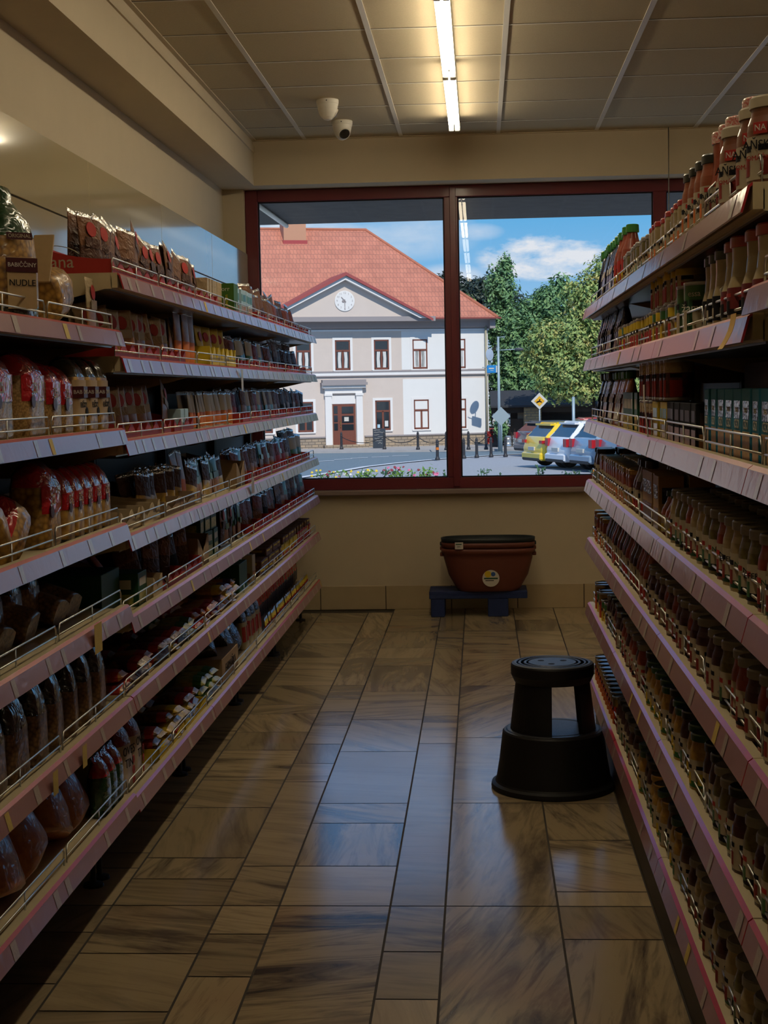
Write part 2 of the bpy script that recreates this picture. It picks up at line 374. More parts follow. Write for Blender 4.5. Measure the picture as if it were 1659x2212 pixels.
for x0, x1 in ((-1.388,-.212),(-.125,1.09),(1.172,2.38)):
    p = obj('glass_pane', MB().quad((x0,YW+.05,.838),(x1,YW+.05,.838),(x1,YW+.05,2.598),(x0,YW+.05,2.598), M_glass), win)
    s = MB(); t = .007
    s.box((x0,YW+.035,.838),(x0+t,YW+.06,2.598), M_seal); s.box((x1-t,YW+.035,.838),(x1,YW+.06,2.598), M_seal)
    s.box((x0,YW+.035,.838),(x1,YW+.06,.838+t), M_seal); s.box((x0,YW+.035,2.598-t),(x1,YW+.06,2.598), M_seal); obj('rubber_seal', s, win)
# thin hanging wire in front of the right window post
w = MB(); w.tube([(1.155,9.50,2.945),(1.155,9.50,1.6)], .0035, M_wire); tag(obj('hanging_wire', w), 'thin steel wire hanging from the ceiling beside the window post', 'wire')
# ------------------------------------------------------------------ fluorescent battens
e, nt, b = _new('fluorescent tube glow')
b.inputs['Base Color'].default_value = (.9,.9,.9,1); b.inputs['Emission Color'].default_value = (1,.85,.60,1); b.inputs['Emission Strength'].default_value = LAMP
M_tube = e
e2 = e.copy(); e2.name = 'dimmed fluorescent tube glow'; e2.node_tree.nodes['Principled BSDF'].inputs['Emission Strength'].default_value = LAMP*.45  # glow turned down to keep the near floor and goods darker
M_batten = mat('white lamp housing', (.8,.78,.72), .35)
hb = MB(); hb.prism([(-.032,ZC),(.032,ZC),(.032,ZC-.012),(.026,ZC-.048),(-.026,ZC-.048),(-.032,ZC-.012)], 'y', -.745, .745, M_batten)
tb = MB(); tb.tube([(0,-.715,0),(0,.715,0)], .0125, M_tube, 10)
sb = MB(); sb.bbox((-.014,-.012,-.020),(.014,.012,.030), M_white, .003)
cb = MB(); cb.tube([(0,-.735,0),(0,-.714,0)], .0128, M_steel, 10); cb.tube([(0,.714,0),(0,.735,0)], .0128, M_steel, 10)
hm, tm, sm_, cm_ = hb.mesh('housing'), tb.mesh('tube'), sb.mesh('lamp_holder'), cb.mesh('tube_cap')
tm2 = tm.copy(); tm2.materials[0] = e2
def batten(x, y, label, group, tm=tm):
    t = thing('fluorescent_lamp', label, 'ceiling lamp', (x,y,0), 0, group)
    obj('housing', hm, t)
    for d in (-.0175,.0175):
        obj('tube', tm, t, (d,0,ZC-.066)); obj('tube_cap', cm_, t, (d,0,ZC-.066))
        for q in (-.726,.726): obj('lamp_holder', sm_, t, (d,q,ZC-.066))
n = ['last','second','third','fourth','fifth','sixth','seventh']
for i in range(7):
    y = 8.17-1.5*i
    batten(-.125, y, ['lit twin-tube ceiling lamp at the window end of the row','lit twin-tube ceiling lamp next to the one by the window','lit twin-tube ceiling lamp third from the window end'][i] if i < 3 else 'twin-tube ceiling lamp continuing the row behind the viewer', 'ceiling lamp row over the aisle', tm if i < 3 else tm2)
for i in range(3): batten(2.3, 7.5-3.4*i, 'twin-tube ceiling lamp over the next aisle beyond the sauce shelving', 'ceiling lamps over the next aisle', tm2)
# ------------------------------------------------------------------ two dome cameras
def dome(x, y, aim, label):
    t = thing('security_camera', label, 'security camera', (x,y,ZC))
    obj('base', MB().lathe([(.058,-.0),(.060,-.006),(.059,-.022),(.057,-.024),(.056,-.034)], M_white, 28), t)
    obj('housing', MB().lathe([(.055,-.026),(.053,-.045),(.047,-.068),(.036,-.090),(.020,-.104),(.004,-.109)], M_white, 28), t)
    d = Vector(aim).normalized(); q = d.to_track_quat('Z', 'Y').to_euler(); c = Vector((0,0,-.052))+d*.036
    obj('lens_window', MB().lathe([(.030,0),(.031,.010),(.027,.014),(.012,.016)], mat('black camera glass', (.01,.01,.012), .08, coat=1.), 24), t, c, q)
    obj('lens_ring', MB().lathe([(.034,-.004),(.035,.008),(.031,.0095)], M_white, 24, capb=False, capt=False), t, c, q)
    for a in (0, 2.1, 4.2): obj('screw', MB().lathe([(.0035,0),(.003,.002)], M_black, 8), t, (.0595*sin(a),-.0595*cos(a),-.012), (pi/2,0,a))
dome(-.79, 8.30, (.75,.42,-.55), 'white dome camera on the ceiling, its lens turned away from the viewer')
dome(-.77, 8.95, (.30,-.62,-.52), 'white dome camera on the ceiling with its black lens showing')
# ------------------------------------------------------------------ step stool
st = thing('step_stool', 'round black two-step kick stool standing on the marble floor', 'stool', (.238,5.325,0))
M_stool = mat('black stool plastic', (.007,.007,.008), .5, bump=.05, bscale=300)
M_pad = mat('ribbed dark step pad', (.018,.02,.026), .42, bump=.2, bscale=120)
s = MB(); s.lathe([(.215,0),(.218,.006),(.216,.018),(.204,.024),(.200,.030),(.188,.10),(.176,.198),(.171,.204),(.160,.2055)], M_stool, 48, capb=False, capt=False); obj('lower_drum', s, st)
s = MB(); s.lathe([(.164,.205),(.160,.2075),(.141,.2077),(.139,.206),(.133,.206),(.131,.2077),(.10,.208),(.001,.208)], M_pad, 48); obj('lower_step', s, st)
# upper column: two curved wall segments with tall openings between them
def shell(a0, a1, r0, r1, z0, z1, th, nseg):
    V = []; 
    for k in range(nseg+1):
        a = a0+(a1-a0)*k/nseg
        for (r, z) in ((r0, z0),(r1, z1),(r1-th, z1),(r0-th, z0)): V.append((r*cos(a), r*sin(a), z))
    F = [(3,2,1,0), tuple(nseg*4+i for i in range(4))]
    for k in range(nseg):
        for i in range(4): F.append((k*4+i, k*4+(i+1)%4, k*4+4+(i+1)%4, k*4+4+i))
    return V, F
for nm, a0, a1 in (('column_wall', radians(118), radians(266)),('column_wall', radians(-49), radians(46))):
    s = MB(); V, F = shell(a0, a1, .149, .127, .206, .385, .02, 22); s.add(V, F, M_stool); obj(nm, s, st)
s = MB(); s.lathe([(.133,.375),(.142,.395),(.1445,.400),(.1445,.432),(.141,.438),(.134,.4395)], M_stool, 48, capb=True, capt=False); obj('seat_rim', s, st)
s = MB(); s.lathe([(.1345,.4390),(.132,.4405),(.126,.4405),(.124,.439),(.119,.439),(.117,.4405),(.112,.4405),(.110,.439),(.100,.439),(.098,.4405),(.092,.4405),(.090,.439),(.084,.439),(.082,.4405),(.001,.4405)], M_pad, 48); obj('top_step', s, st)
s = MB()
for a in (.5, 2.6, 4.6): s.lathe([(.012,.4406),(.011,.4412)], M_ink, 12, c=(.045*cos(a),.045*sin(a),0))
obj('screw_recess', s, st)
# ------------------------------------------------------------------ pallet and planters
M_pal = mat('blue painted pallet wood', (.014,.028,.11), .6, noise=.3, scale=30, bump=.2)
pl = thing('pallet', 'small blue pallet standing on the floor against the window wall', 'pallet', (-.03,9.44,0))
for k in range(3): obj('deck_board', MB().bbox((-.30,-.065+.095*k,.135),(.302,.022+.095*k,.158), M_pal, .003), pl)
obj('cross_board', MB().bbox((-.30,-.065,.112),(.302,-.043,.137), M_pal, .003), pl); obj('cross_board', MB().bbox((-.30,.19,.112),(.302,.21,.137), M_pal, .003), pl)
for x in (-.29,.06): 
    for y in (-.062,.13): obj('block', MB().bbox((x,y,0),(x+.125 if x > 0 else x+.085,y+.075,.112), M_pal, .004), pl)
M_terra = mat('terracotta plastic', (.13,.035,.022), .5, bump=.06, bscale=80)
M_anth = mat('anthracite plastic', (.012,.017,.02), .45)
def planter(z0, m, label, sticker=False, tagged=False):
    t = thing('planter', label, 'plant pot', (.035,9.44,z0))
    def ring(z, a, b2, n=40):
        return [(a*math.copysign(abs(cos(2*pi*k/n))**.62, cos(2*pi*k/n)), b2*math.copysign(abs(sin(2*pi*k/n))**.8, sin(2*pi*k/n)), z) for k in range(n)]
    lv = [(0,.185,.085),(.02,.20,.092),(.10,.245,.105),(.20,.272,.115),(.232,.275,.116),(.234,.287,.124),(.262,.290,.126),(.264,.280,.119),(.20,.262,.108),(.03,.19,.085)]
    s = MB(); V = [p for (z, a, b2) in lv for p in ring(z, a, b2)]; F = [tuple(range(40))[::-1], tuple(range(360,400))]
    for i in range(len(lv)-1):
        for k in range(40): F.append((i*40+k, i*40+(k+1)%40, i*40+40+(k+1)%40, i*40+40+k))
    s.add(V, F, m, True); obj('body', s, t)
    s = MB(); 
    for sx in (-1,1): s.bbox((sx*.283-.012,-.03,.215),(sx*.283+.012,.03,.236), m, .003)
    obj('end_clip', s, t)
    if sticker:
        c = obj('round_sticker', MB().lathe([(.052,0),(.052,.0012)], M_whitep, 32), t, (.015,-.1125,.085), (pi/2+.08,0,0), label='round white garden sticker')
        obj('sticker_picture', MB().lathe([(.021,0),(.021,.0006)], M_yellow, 12), c, (-.018,.026,.0012)); obj('sticker_picture', MB().lathe([(.014,0),(.014,.0006)], M_blue, 12), c, (.014,.026,.0012))
        obj('sticker_picture', MB().box((-.042,-.005,0),(.042,.004,.0015), M_dgreen), c); obj('sticker_picture', MB().box((-.034,-.016,0),(.018,-.011,.0015), M_ink), c)
    if tagged:
        c = obj('price_card', MB().bbox((-.025,-.001,-.021),(.025,.001,.021), M_whitep, .0005), t, (-.176,-.128,.222), label='white price card')
        letters(c, '284,-', .013, M_ink, (0,-.0016,-.006), (0,-1,0)); obj('printed_line', MB().box((-.02,-.0018,.006),(.016,-.001,.012), M_dgreen), c)
planter(.158, M_terra, 'terracotta window planter at the bottom of the stack on the pallet', sticker=True)
planter(.196, M_terra, 'terracotta window planter in the middle of the stack', tagged=False)
planter(.224, M_anth, 'dark anthracite window planter nested on top of the stack', tagged=True)
# ------------------------------------------------------------------ shelving
ORD = 'first second third fourth fifth sixth seventh eighth ninth tenth eleventh twelfth thirteenth fourteenth fifteenth sixteenth seventeenth eighteenth nineteenth'.split()
TENS = 'twentieth thirtieth fortieth fiftieth sixtieth'.split(); TEN = 'twenty thirty forty fifty sixty'.split()
def ordinal(n):
    if n <= 19: return ORD[n-1]
    return TENS[n//10-2] if n % 10 == 0 else TEN[n//10-2]+'-'+ORD[n % 10-1]
LEV = ['bottom','second','third','fourth','fifth','sixth','top']
RACK = {'L': [.25,.542,.767,1.0,1.27,1.503,1.735], 'N': [.262,.54,.805,1.037,1.303,1.575], 'R': [.25,.54,.80,1.03,1.265,1.502,1.702], 'Q': [.25,.54,.80,1.03,1.265,1.543]}
M_under_shade = mat('shelf underside darkened for shade', (.075,.07,.068), .28, metal=.3)  # dark colour stands in for the shade beneath each shelf
PROF = [(.014,0),(.006,-.006),(-.005,-.046),(-.0015,-.047),(.010,-.008),(.014,-.005)]
rt = random.Random(5)
tagm = {}
def tag_mesh(w_, h_, m):
    k = (w_, h_, m.name)
    if k not in tagm: tagm[k] = MB().quad((0,-w_/2,-h_/2),(0,w_/2,-h_/2),(0,w_/2,h_/2),(0,-w_/2,h_/2), m).mesh('price_tag')
    return tagm[k]
def bay(side, y0, y1, levels, label, ntag=7, depth=.45, brackets=True):
    s = -1 if side == 'L' else 1; X = XL if side == 'L' else XR
    ln = y1-y0
    root = thing('shelving_unit', label, 'shelf unit', (X,y0,0))
    top = levels[-1]+.01
    for yy in (.004, ln-.034):
        obj('upright', MB().box((s*.43-.018,yy,.0),(s*.43+.018,yy+.03,top), M_dark), root)
    obj('back_panel', MB().box((min(s*.449,s*.455),.0,.12),(max(s*.449,s*.455),ln,top), M_dark), root)
    if side == 'L':
        for yy in (.02, ln-.05):
            f = MB(); f.box((s*.44,yy,.115),(s*.10,yy+.03,.155), M_shelf); obj('foot_arm', f, root)
            obj('foot', MB().lathe([(.03,0),(.028,.008),(.008,.012),(.008,.12)], M_black, 14, c=(s*.13,yy+.015,0)), root)
    else:
        obj('kick_plate', MB().box((.035,0,0),(.05,ln,.12), M_dark), root)
    for li, z in enumerate(levels):
        sh = MB(); g = .0015
        sh.box((min(s*.03,s*.448),g,z-.045),(max(s*.03,s*.448),ln-g,z-.012), M_shelf)
        sh.box((min(s*.034,s*.446),g*2,z-.049),(max(s*.034,s*.446),ln-g*2,z-.0448), M_under_shade)
        sh.box((min(s*.014,s*.032),g,z-.042),(max(s*.014,s*.032),ln-g,z-.0005), M_shelf)
        if brackets and li:                                  # tapered side brackets under each shelf
            for yy in (.002, ln-.005):
                P = [(s*.03,z),(s*.03,z-.04),(s*.30,z-.105),(s*.44,z-.105),(s*.44,z)] if yy < .01 else [(s*.03,z-.012),(s*.03,z-.04),(s*.30,z-.095),(s*.44,z-.095),(s*.44,z-.012)]
                if s > 0: P = P[::-1]
                sh.prism(P, 'y', yy, yy+.003, M_shelf)
        so = obj('shelf', sh, root)
        pr = MB(); pts = [(s*d, z+dz) for d, dz in PROF]
        if s > 0: pts = pts[::-1]; mm = [M_rail]*6; mm[4] = M_red; mm[5] = M_red
        mm = []
        n = len(pts)
        for i in range(n):
            a, b2 = pts[i], pts[(i+1) % n]
            ends = {round(abs(a[0]),4) if s*a[0] > 0 else -round(abs(a[0]),4), round(abs(b2[0]),4) if s*b2[0] > 0 else -round(abs(b2[0]),4)}
            mm.append(M_red if ends == {.014,.006} and max(a[1], b2[1]) > z-.001 else M_rail)
        pr.prism(pts, 'y', .002, ln-.002, M_redp if False else M_red, mm)
        obj('price_rail', pr, so)
        fe = MB(); x1 = s*.030; nseg = 2; 
        for q in range(nseg):                                # wire fence in two lengths with rounded ends
            a, b2 = ln*q/nseg+.012, ln*(q+1)/nseg-.012
            fe.tube([(x1,a,z-.012),(x1,a,z+.032),(x1,a+.010,z+.042),(x1,b2-.010,z+.042),(x1,b2,z+.032),(x1,b2,z-.012)], .0024, M_wire, 6)
            fe.tube([(x1,a,z+.016),(x1,b2,z+.016)], .0024, M_wire, 6)
            for k in (1,): 
                yy = a+(b2-a)*k/2; fe.tube([(x1,yy,z-.012),(x1,yy,z+.042)], .002, M_wire, 5)
        obj('wire_fence', fe, so)
        nt_ = ntag if not callable(ntag) else ntag(li)
        for k in range(nt_):
            yy = ln*(k+.5)/nt_+rt.uniform(-.35,.35)*ln/nt_
            yl = rt.random() < .05
            t = obj('price_tag', tag_mesh(.028 if rt.random() < .7 else .036, .038, M_tagY if yl else M_tag), so, (-s*.0005, yy, z-.026), (0, s*.266, 0))
    return root
bw = 1.27; Y0 = 4.26
LBAY = [Y0+bw*i for i in range(5)]
bay('L', Y0-1.33, Y0, RACK['N'], 'shelving bay of pasta bags closest to the viewer', 5)
bay('L', Y0-2.66, Y0-1.332, RACK['N'], 'shelving bay beside the viewer, before the pasta bags', 4)
for i in range(4):
    bay('L', LBAY[i], LBAY[i+1], RACK['L'], ['spice and soup shelving bay next to the pasta bags','spice and soup shelving bay second after the pasta bags','spice and soup shelving bay second from the window','spice and soup shelving bay next to the window'][i], lambda li: 8 if li > 2 else 6)
RBAY = [2.43,3.69,4.95,6.12]
bay('R', 1.1, 2.428, RACK['Q'], 'sauce shelving bay beside the viewer with a raised upper shelf', 4)
for i in range(3):
    bay('R', RBAY[i], RBAY[i+1], RACK['R'], ['sauce shelving bay with tall jars on top','middle sauce shelving bay behind the step stool','sauce shelving bay at the window end'][i], lambda li: 5 if li < 4 else 3)
# far side of the free-standing sauce rack
bk = MB(); bk.box((XR+.456,1.1,.0),(XR+.475,6.12,1.72), M_dark); struct('partition_sauce', bk)
# ------------------------------------------------------------------ outside: ground
def GZ(y): return -.66-.013*(y-10)
M_gravel = mat('pale gravel', (.34,.35,.37), .9, noise=.25, scale=14, bump=.4, bscale=40)
M_asph = mat('blue grey asphalt', (.15,.20,.23), .85, noise=.1, scale=3)
M_pave = mat('pavement stone', (.36,.34,.33), .85, noise=.15, scale=3)
M_line = mat('white road paint', (.62,.64,.66), .7)
M_grassg = mat('dark lawn', (.06,.10,.03), .9, noise=.3, scale=1.)
def flat(pts, m, lift, name):
    return struct(name, MB().add([(x,y,GZ(y)+lift) for x, y in pts], [tuple(range(len(pts)))], m))
flat([(-40,12.3),(40,12.3),(40,160),(-40,160)], M_gravel, -.02, 'ground')
edge = [(-9.0,36.),(-6.6,41.),(-5.33,45.15),(-4.69,48.6),(-3.89,53.8),(-3.06,56.8),(-1.8,60.4),(.41,64.7),(3.,67.5),(14.,72.)]
kerb = [(14.,74.5),(1.66,71.),(.28,71.6),(-3.93,72.2),(-7.86,72.6),(-16,72.8)]
flat(edge+kerb+[(-30,72.8),(-30,36.)], M_asph, .0, 'road')
m = MB(); wl = .30
for a, b2 in zip(edge, edge[1:]):
    d = Vector((b2[0]-a[0], b2[1]-a[1])).normalized(); nx, ny = -d.y*wl, d.x*wl
    m.add([(a[0],a[1],GZ(a[1])+.01),(b2[0],b2[1],GZ(b2[1])+.01),(b2[0]+nx,b2[1]+ny,GZ(b2[1]+ny)+.01),(a[0]+nx,a[1]+ny,GZ(a[1]+ny)+.01)], [(0,1,2,3)], M_line)
struct('road_edge_line', m)
m = MB()
for x, y in ((-6.9,58.5),(-6.18,60.3),(-5.62,62.3),(-5.08,63.8),(-4.27,64.8),(-3.47,66.1)):
    m.add([(x-.35,y-.1,GZ(y)+.01),(x+.35,y+.35,GZ(y)+.01),(x+.35,y+.6,GZ(y)+.01),(x-.35,y+.15,GZ(y)+.01)], [(0,1,2,3)], M_line)
struct('road_marking', m)
flat(kerb[::-1]+[(14,96),(-30,96),(-30,72.8)], M_pave, .10, 'pavement')
m = MB()
for a, b2 in zip(kerb, kerb[1:]): m.add([(a[0],a[1],GZ(a[1])-.01),(b2[0],b2[1],GZ(b2[1])-.01),(b2[0],b2[1],GZ(b2[1])+.1),(a[0],a[1],GZ(a[1])+.1)], [(3,2,1,0)], M_pave)
struct('road_kerb', m)
# ------------------------------------------------------------------ the town house across the street
BT = thing('building', 'two storey cream town house with red tiled roof, clock gable and stone plinth', 'house', (-4.31,80,0), radians(18))
M_plast = mat('pinkish cream plaster', (.61,.52,.46), .9, noise=.05, scale=2, bump=.1, bscale=8)
M_patch = mat('fresh white plaster', (.74,.73,.71), .9, noise=.03, scale=2, bump=.1, bscale=8)
M_wtrim = mat('white stucco trim', (.74,.72,.70), .85)
M_gtrim = mat('grey stucco cornice', (.30,.27,.27), .85)
M_wood = mat('red brown window wood', (.17,.055,.035), .5)
M_pane = mat('dark window glass', (.02,.025,.03), .06, spec=.8)
M_curt = mat('white net curtain', (.6,.6,.58), .8)
def brickmat(name, c1, c2, mo, sx, sy, axis, ms=.02, sq=1.):
    m, nt, b = _new(name); L = nt.links
    tc = node(nt, 'ShaderNodeTexCoord'); sp = node(nt, 'ShaderNodeSeparateXYZ'); cm = node(nt, 'ShaderNodeCombineXYZ')
    L.new(tc.outputs['Object'], sp.inputs[0]); L.new(sp.outputs[axis[0]], cm.inputs[0]); L.new(sp.outputs[axis[1]], cm.inputs[1])
    br = node(nt, 'ShaderNodeTexBrick', Color1=(*c1,1), Color2=(*c2,1), Mortar=(*mo,1), Scale=1.)
    br.inputs['Brick Width'].default_value = sx; br.inputs['Row Height'].default_value = sy; br.inputs['Mortar Size'].default_value = ms
    L.new(cm.outputs[0], br.inputs['Vector'])
    n = node(nt, 'ShaderNodeTexNoise', Scale=1.3, Detail=8.); L.new(tc.outputs['Object'], n.inputs['Vector'])
    mr = node(nt, 'ShaderNodeMapRange'); mr.inputs['To Min'].default_value = .72; mr.inputs['To Max'].default_value = 1.25; L.new(n.outputs['Fac'], mr.inputs['Value'])
    mu = node(nt, 'ShaderNodeMixRGB', blend_type='MULTIPLY', Fac=1.); L.new(br.outputs['Color'], mu.inputs['Color1']); L.new(mr.outputs[0], mu.inputs['Color2'])
    L.new(mu.outputs[0], b.inputs['Base Color']); b.inputs['Roughness'].default_value = .8
    return m
M_tile = brickmat('terracotta roof tiles', (.55,.205,.13), (.47,.17,.11), (.30,.12,.085), .19, .275, (0,2), .014)
M_tileS = brickmat('terracotta hip tiles', (.55,.205,.13), (.47,.17,.11), (.30,.12,.085), .19, .275, (1,2), .014)
M_stone = brickmat('rubble stone plinth', (.42,.31,.20), (.30,.24,.18), (.16,.13,.10), .34, .14, (0,2), .02)
m = MB(); m.box((-17.5,0,-1.9),(5.0,12,5.25), M_plast); obj('wall', m, BT)
m = MB(); m.box((-17.5,-.06,-1.9),(-3.85,0,-.93), M_stone); m.box((-1.78,-.06,-1.9),(5.06,0,-.93), M_stone); m.box((5.0,-.06,-1.9),(5.06,12,-.93), M_stone); obj('stone_plinth', m, BT)
m = MB(); m.box((-17.5,-.1,-.93),(-3.85,0,-.86), M_gtrim); m.box((-1.78,-.1,-.93),(5.08,0,-.86), M_gtrim); obj('plinth_ledge', m, BT)
m = MB(); m.prism([(-.45,5.25),(-.45,5.10),(-.28,5.02),(-.16,4.72),(-.10,4.66),(0,4.6),(0,5.25)], 'x', -17.6, 5.3, M_gtrim); m.box((-17.5,-.06,4.50),(5.06,0,4.60), M_wtrim); m.box((5.0,-.4,4.6),(5.3,12.2,5.22), M_gtrim); obj('cornice', m, BT)
m = MB(); m.box((-17.5,-.09,2.40),(5.09,0,2.48), M_gtrim); m.box((-17.5,-.07,2.25),(5.07,0,2.40), M_wtrim); m.box((-17.5,-.1,2.20),(5.08,0,2.25), M_gtrim); obj('string_course', m, BT)
m = MB(); m.box((.28,-.012,2.5),(4.98,0,4.5), M_patch); m.box((.32,-.012,-.86),(4.98,0,2.02), M_patch); obj('white_plaster_patch', m, BT)
# roof: front slope, right hip, back slope
RZ, RY, RU = 10.32, 6., -.03
m = MB(); E0 = (-18.2,-.62,5.16); E1 = (5.35,-.62,5.16); E2 = (5.35,12.7,5.16); E3 = (-18.2,12.7,5.16); Q0 = (-12.8,RY,RZ); Q1 = (RU,RY,RZ)
m.add([E0,E1,Q1,Q0], [(0,1,2,3)], M_tile); m.add([E1,E2,Q1], [(0,1,2)], M_tileS); m.add([E2,E3,Q0,Q1], [(0,1,2,3)], M_tile); m.add([E3,E0,Q0], [(0,1,2)], M_tileS)
m.add([E0,E1,E2,E3], [(3,2,1,0)], M_gtrim)
rf = obj('roof', m, BT)
M_ridge = mat('ridge tile', (.42,.15,.09), .8, noise=.2, scale=6)
m = MB(); m.tube([E1,Q1,Q0], .10, M_ridge, 6); m.tube([E2,Q1], .10, M_ridge, 6); obj('ridge_tiles', m, rf)
m = MB(); m.box((-17.6,-.78,5.08),(5.5,-.62,5.16), mat('red gutter', (.24,.06,.05), .5)); obj('gutter', m, rf)
ch = MB(); ch.box((-4.85,4.9,8.6),(-3.62,6.,10.95), mat('chimney render', (.50,.27,.17), .9, noise=.1)); ch.box((-4.9,4.85,8.6),(-3.57,6.05,9.62), mat('red metal flashing', (.36,.06,.06), .5)); obj('chimney', ch, rf)
# clock gable
GX, GA = -2.86, 7.05
ga = MB(); ga.prism([(-7.0,5.2),(1.3,5.2),(GX,GA)], 'y', -.70, .3, M_plast); ga.box((-7.6,-.86,4.98),(1.9,-.0,5.22), M_gtrim)
gab = obj('gable_wall', ga, BT)
m = MB()
for sx in (-1,1):
    ex = GX+sx*4.25
    P = [(GX,GA+.22),(ex,5.12),(ex-sx*.36,5.12),(GX,GA+.02)]
    if sx > 0: P = P[::-1]
    m.prism(P, 'y', -1.05, .3, M_wtrim)
obj('gable_rake', m, gab)
m = MB()
for sx in (-1,1):
    ex = GX+sx*4.55
    a, b2 = (GX,-1.18,GA+.40), (ex,-1.18,5.10)
    m.add([a,b2,(ex,1.0,5.14),(GX,3.0,GA+.40),(GX,-1.18,GA+.22),(ex,-1.18,4.96)], [(0,1,2,3) if sx < 0 else (3,2,1,0),(0,4,5,1) if sx < 0 else (1,5,4,0)], mat('red gable roof metal', (.33,.07,.065), .5))
obj('gable_roof', m, gab)
ck = obj('clock_face', MB().lathe([(.52,0),(.52,.03),(.49,.035)], M_wtrim, 40), BT, (GX,-.71,6.02), (pi/2,0,0), label='round pale clock face')
for i in range(12):
    a = radians(30*i); letters(ck, str(i or 12), .15, M_gtrim, (.40*sin(a), .40*cos(a), .037), (0,0,1), (0,1,0), name='numeral')
def hand(ang, ln, wd):
    a = radians(ang); d = Vector((sin(a), cos(a))); p = Vector((d.y,-d.x))*wd
    return MB().add([(*(-d*.08+p*.6),.05),(*(d*ln+p*.3),.05),(*(d*ln-p*.3),.05),(*(-d*.08-p*.6),.05),(*(-d*.08+p*.6),.06),(*(d*ln+p*.3),.06),(*(d*ln-p*.3),.06),(*(-d*.08-p*.6),.06)], [(3,2,1,0),(4,5,6,7),(0,1,5,4),(1,2,6,5),(2,3,7,6),(3,0,4,7)], M_gtrim)
obj('hour_hand', hand(318,.27,.05), ck); obj('minute_hand', hand(180,.44,.035), ck); obj('hub', MB().lathe([(.07,.04),(.05,.065)], M_gtrim, 12), ck, (-.08,-.02,0))
# windows
def house_window(u0, z0, u1, z1, curtain=True, trim=True, extra=None):
    fr = MB(); y0, y1 = -.02, .10
    for a, b2 in (((u0,z0),(u0+.07,z1)),((u1-.07,z0),(u1,z1)),((u0,z0),(u1,z0+.09)),((u0,z1-.07),(u1,z1))): fr.box((a[0],y0,a[1]),(b2[0],y1,b2[1]), M_wood)
    tz = z1-.50*(z1-z0)*.72; um = (u0+u1)/2
    fr.box((u0,y0-.01,tz-.05),(u1,y1,tz+.05), M_wood); fr.box((um-.05,y0-.01,z0),(um+.05,y1,tz), M_wood)
    fo = obj('window', fr, BT)
    obj('window_pane', MB().box((u0+.05,-.008,z0+.05),(u1-.05,.04,z1-.05), M_pane), fo)
    if curtain:
        c = MB()
        for sx in (-1,1):
            c.prism([(um+sx*.07,z0+.1),(um+sx*.24,z0+.1),(um+sx*.26,z0+.55),(um+sx*.24,tz-.06),(um+sx*.07,tz-.06),(um+sx*.10,z0+.55)][::sx], 'y', -.012, -.009, M_curt)
        obj('curtain', c, fo)
    if trim:
        t = MB(); w_ = .13
        t.box((u0-w_,-.03,z0-.04),(u0,.0,z1+w_), M_wtrim); t.box((u1,-.03,z0-.04),(u1+w_,.0,z1+w_), M_wtrim); t.box((u0,-.03,z1),(u1,.0,z1+w_), M_wtrim); t.box((u0-.1,-.07,z0-.08),(u1+.1,0,z0-.02), M_wtrim)
        obj('window_surround', t, fo)
    return fo
for u in (-9.5,-7.4,-5.32,-3.26,-1.20,.87,2.95): house_window(u, 2.54, u+.80, 4.07)
for u in (-9.5,-7.4,-5.28,-1.19,.89,2.93):
    fo = house_window(u, -.60, u+.81, .94, curtain=False)
    if u == -1.19:
        obj('notice', MB().box((u+.50,-.03,-.42),(u+.68,-.025,-.12), M_curt), fo); obj('notice', MB().box((u+.10,-.03,-.48),(u+.24,-.025,-.30), M_lblue), fo)
# portal and door
m = MB()
for a in (-3.86,-2.22): m.box((a,-.16,-1.55),(a+.34,0,1.22), M_wtrim); m.box((a-.04,-.2,1.22),(a+.38,0,1.34), M_wtrim)
m.box((-3.86,-.14,1.34),(-1.88,0,1.62), M_wtrim); m.box((-4.0,-.30,1.62),(-1.74,0,1.76), M_wtrim); m.box((-4.08,-.42,1.76),(-1.66,0,1.90), M_gtrim); m.box((-4.02,-.36,1.90),(-1.72,0,2.04), M_gtrim)
m.box((-3.5,-.03,.80),(-2.24,0,1.22), M_wtrim); m.box((-4.0,-.55,-1.9),(-1.7,0,-1.3), M_stone); m.box((-3.6,-.8,-1.9),(-2.1,-.55,-1.42), M_stone)
obj('door_portal', m, BT)
d = MB(); d.box((-3.45,-.05,-1.3),(-2.25,.05,.78), M_wood); dr = obj('door', d, BT)
for a, b2, z0, z1 in ((-3.40,-3.20,.30,.70),(-3.40,-3.20,-.12,.22),(-3.40,-3.20,-.56,-.20),(-2.98,-2.36,.30,.66),(-2.98,-2.36,-.18,.18),(-2.98,-2.36,-.56,-.26)):
    obj('door_pane', MB().box((a,-.065,z0),(b2,-.052,z1), M_pane), dr)
obj('notice', MB().box((-2.86,-.075,-.10),(-2.62,-.067,.12), M_whitep), dr)
m = MB(); m.tube([(-3.06,-.06,-.42),(-3.06,-.12,-.36),(-3.06,-.12,-.14),(-3.06,-.06,-.08)], .02, M_gold); obj('door_handle', m, dr)
m = MB(); m.tube([(4.85,-.12,5.1),(4.85,-.12,-1.6)], .06, mat('weathered zinc', (.34,.31,.22), .6), 8); obj('downpipe', m, BT)
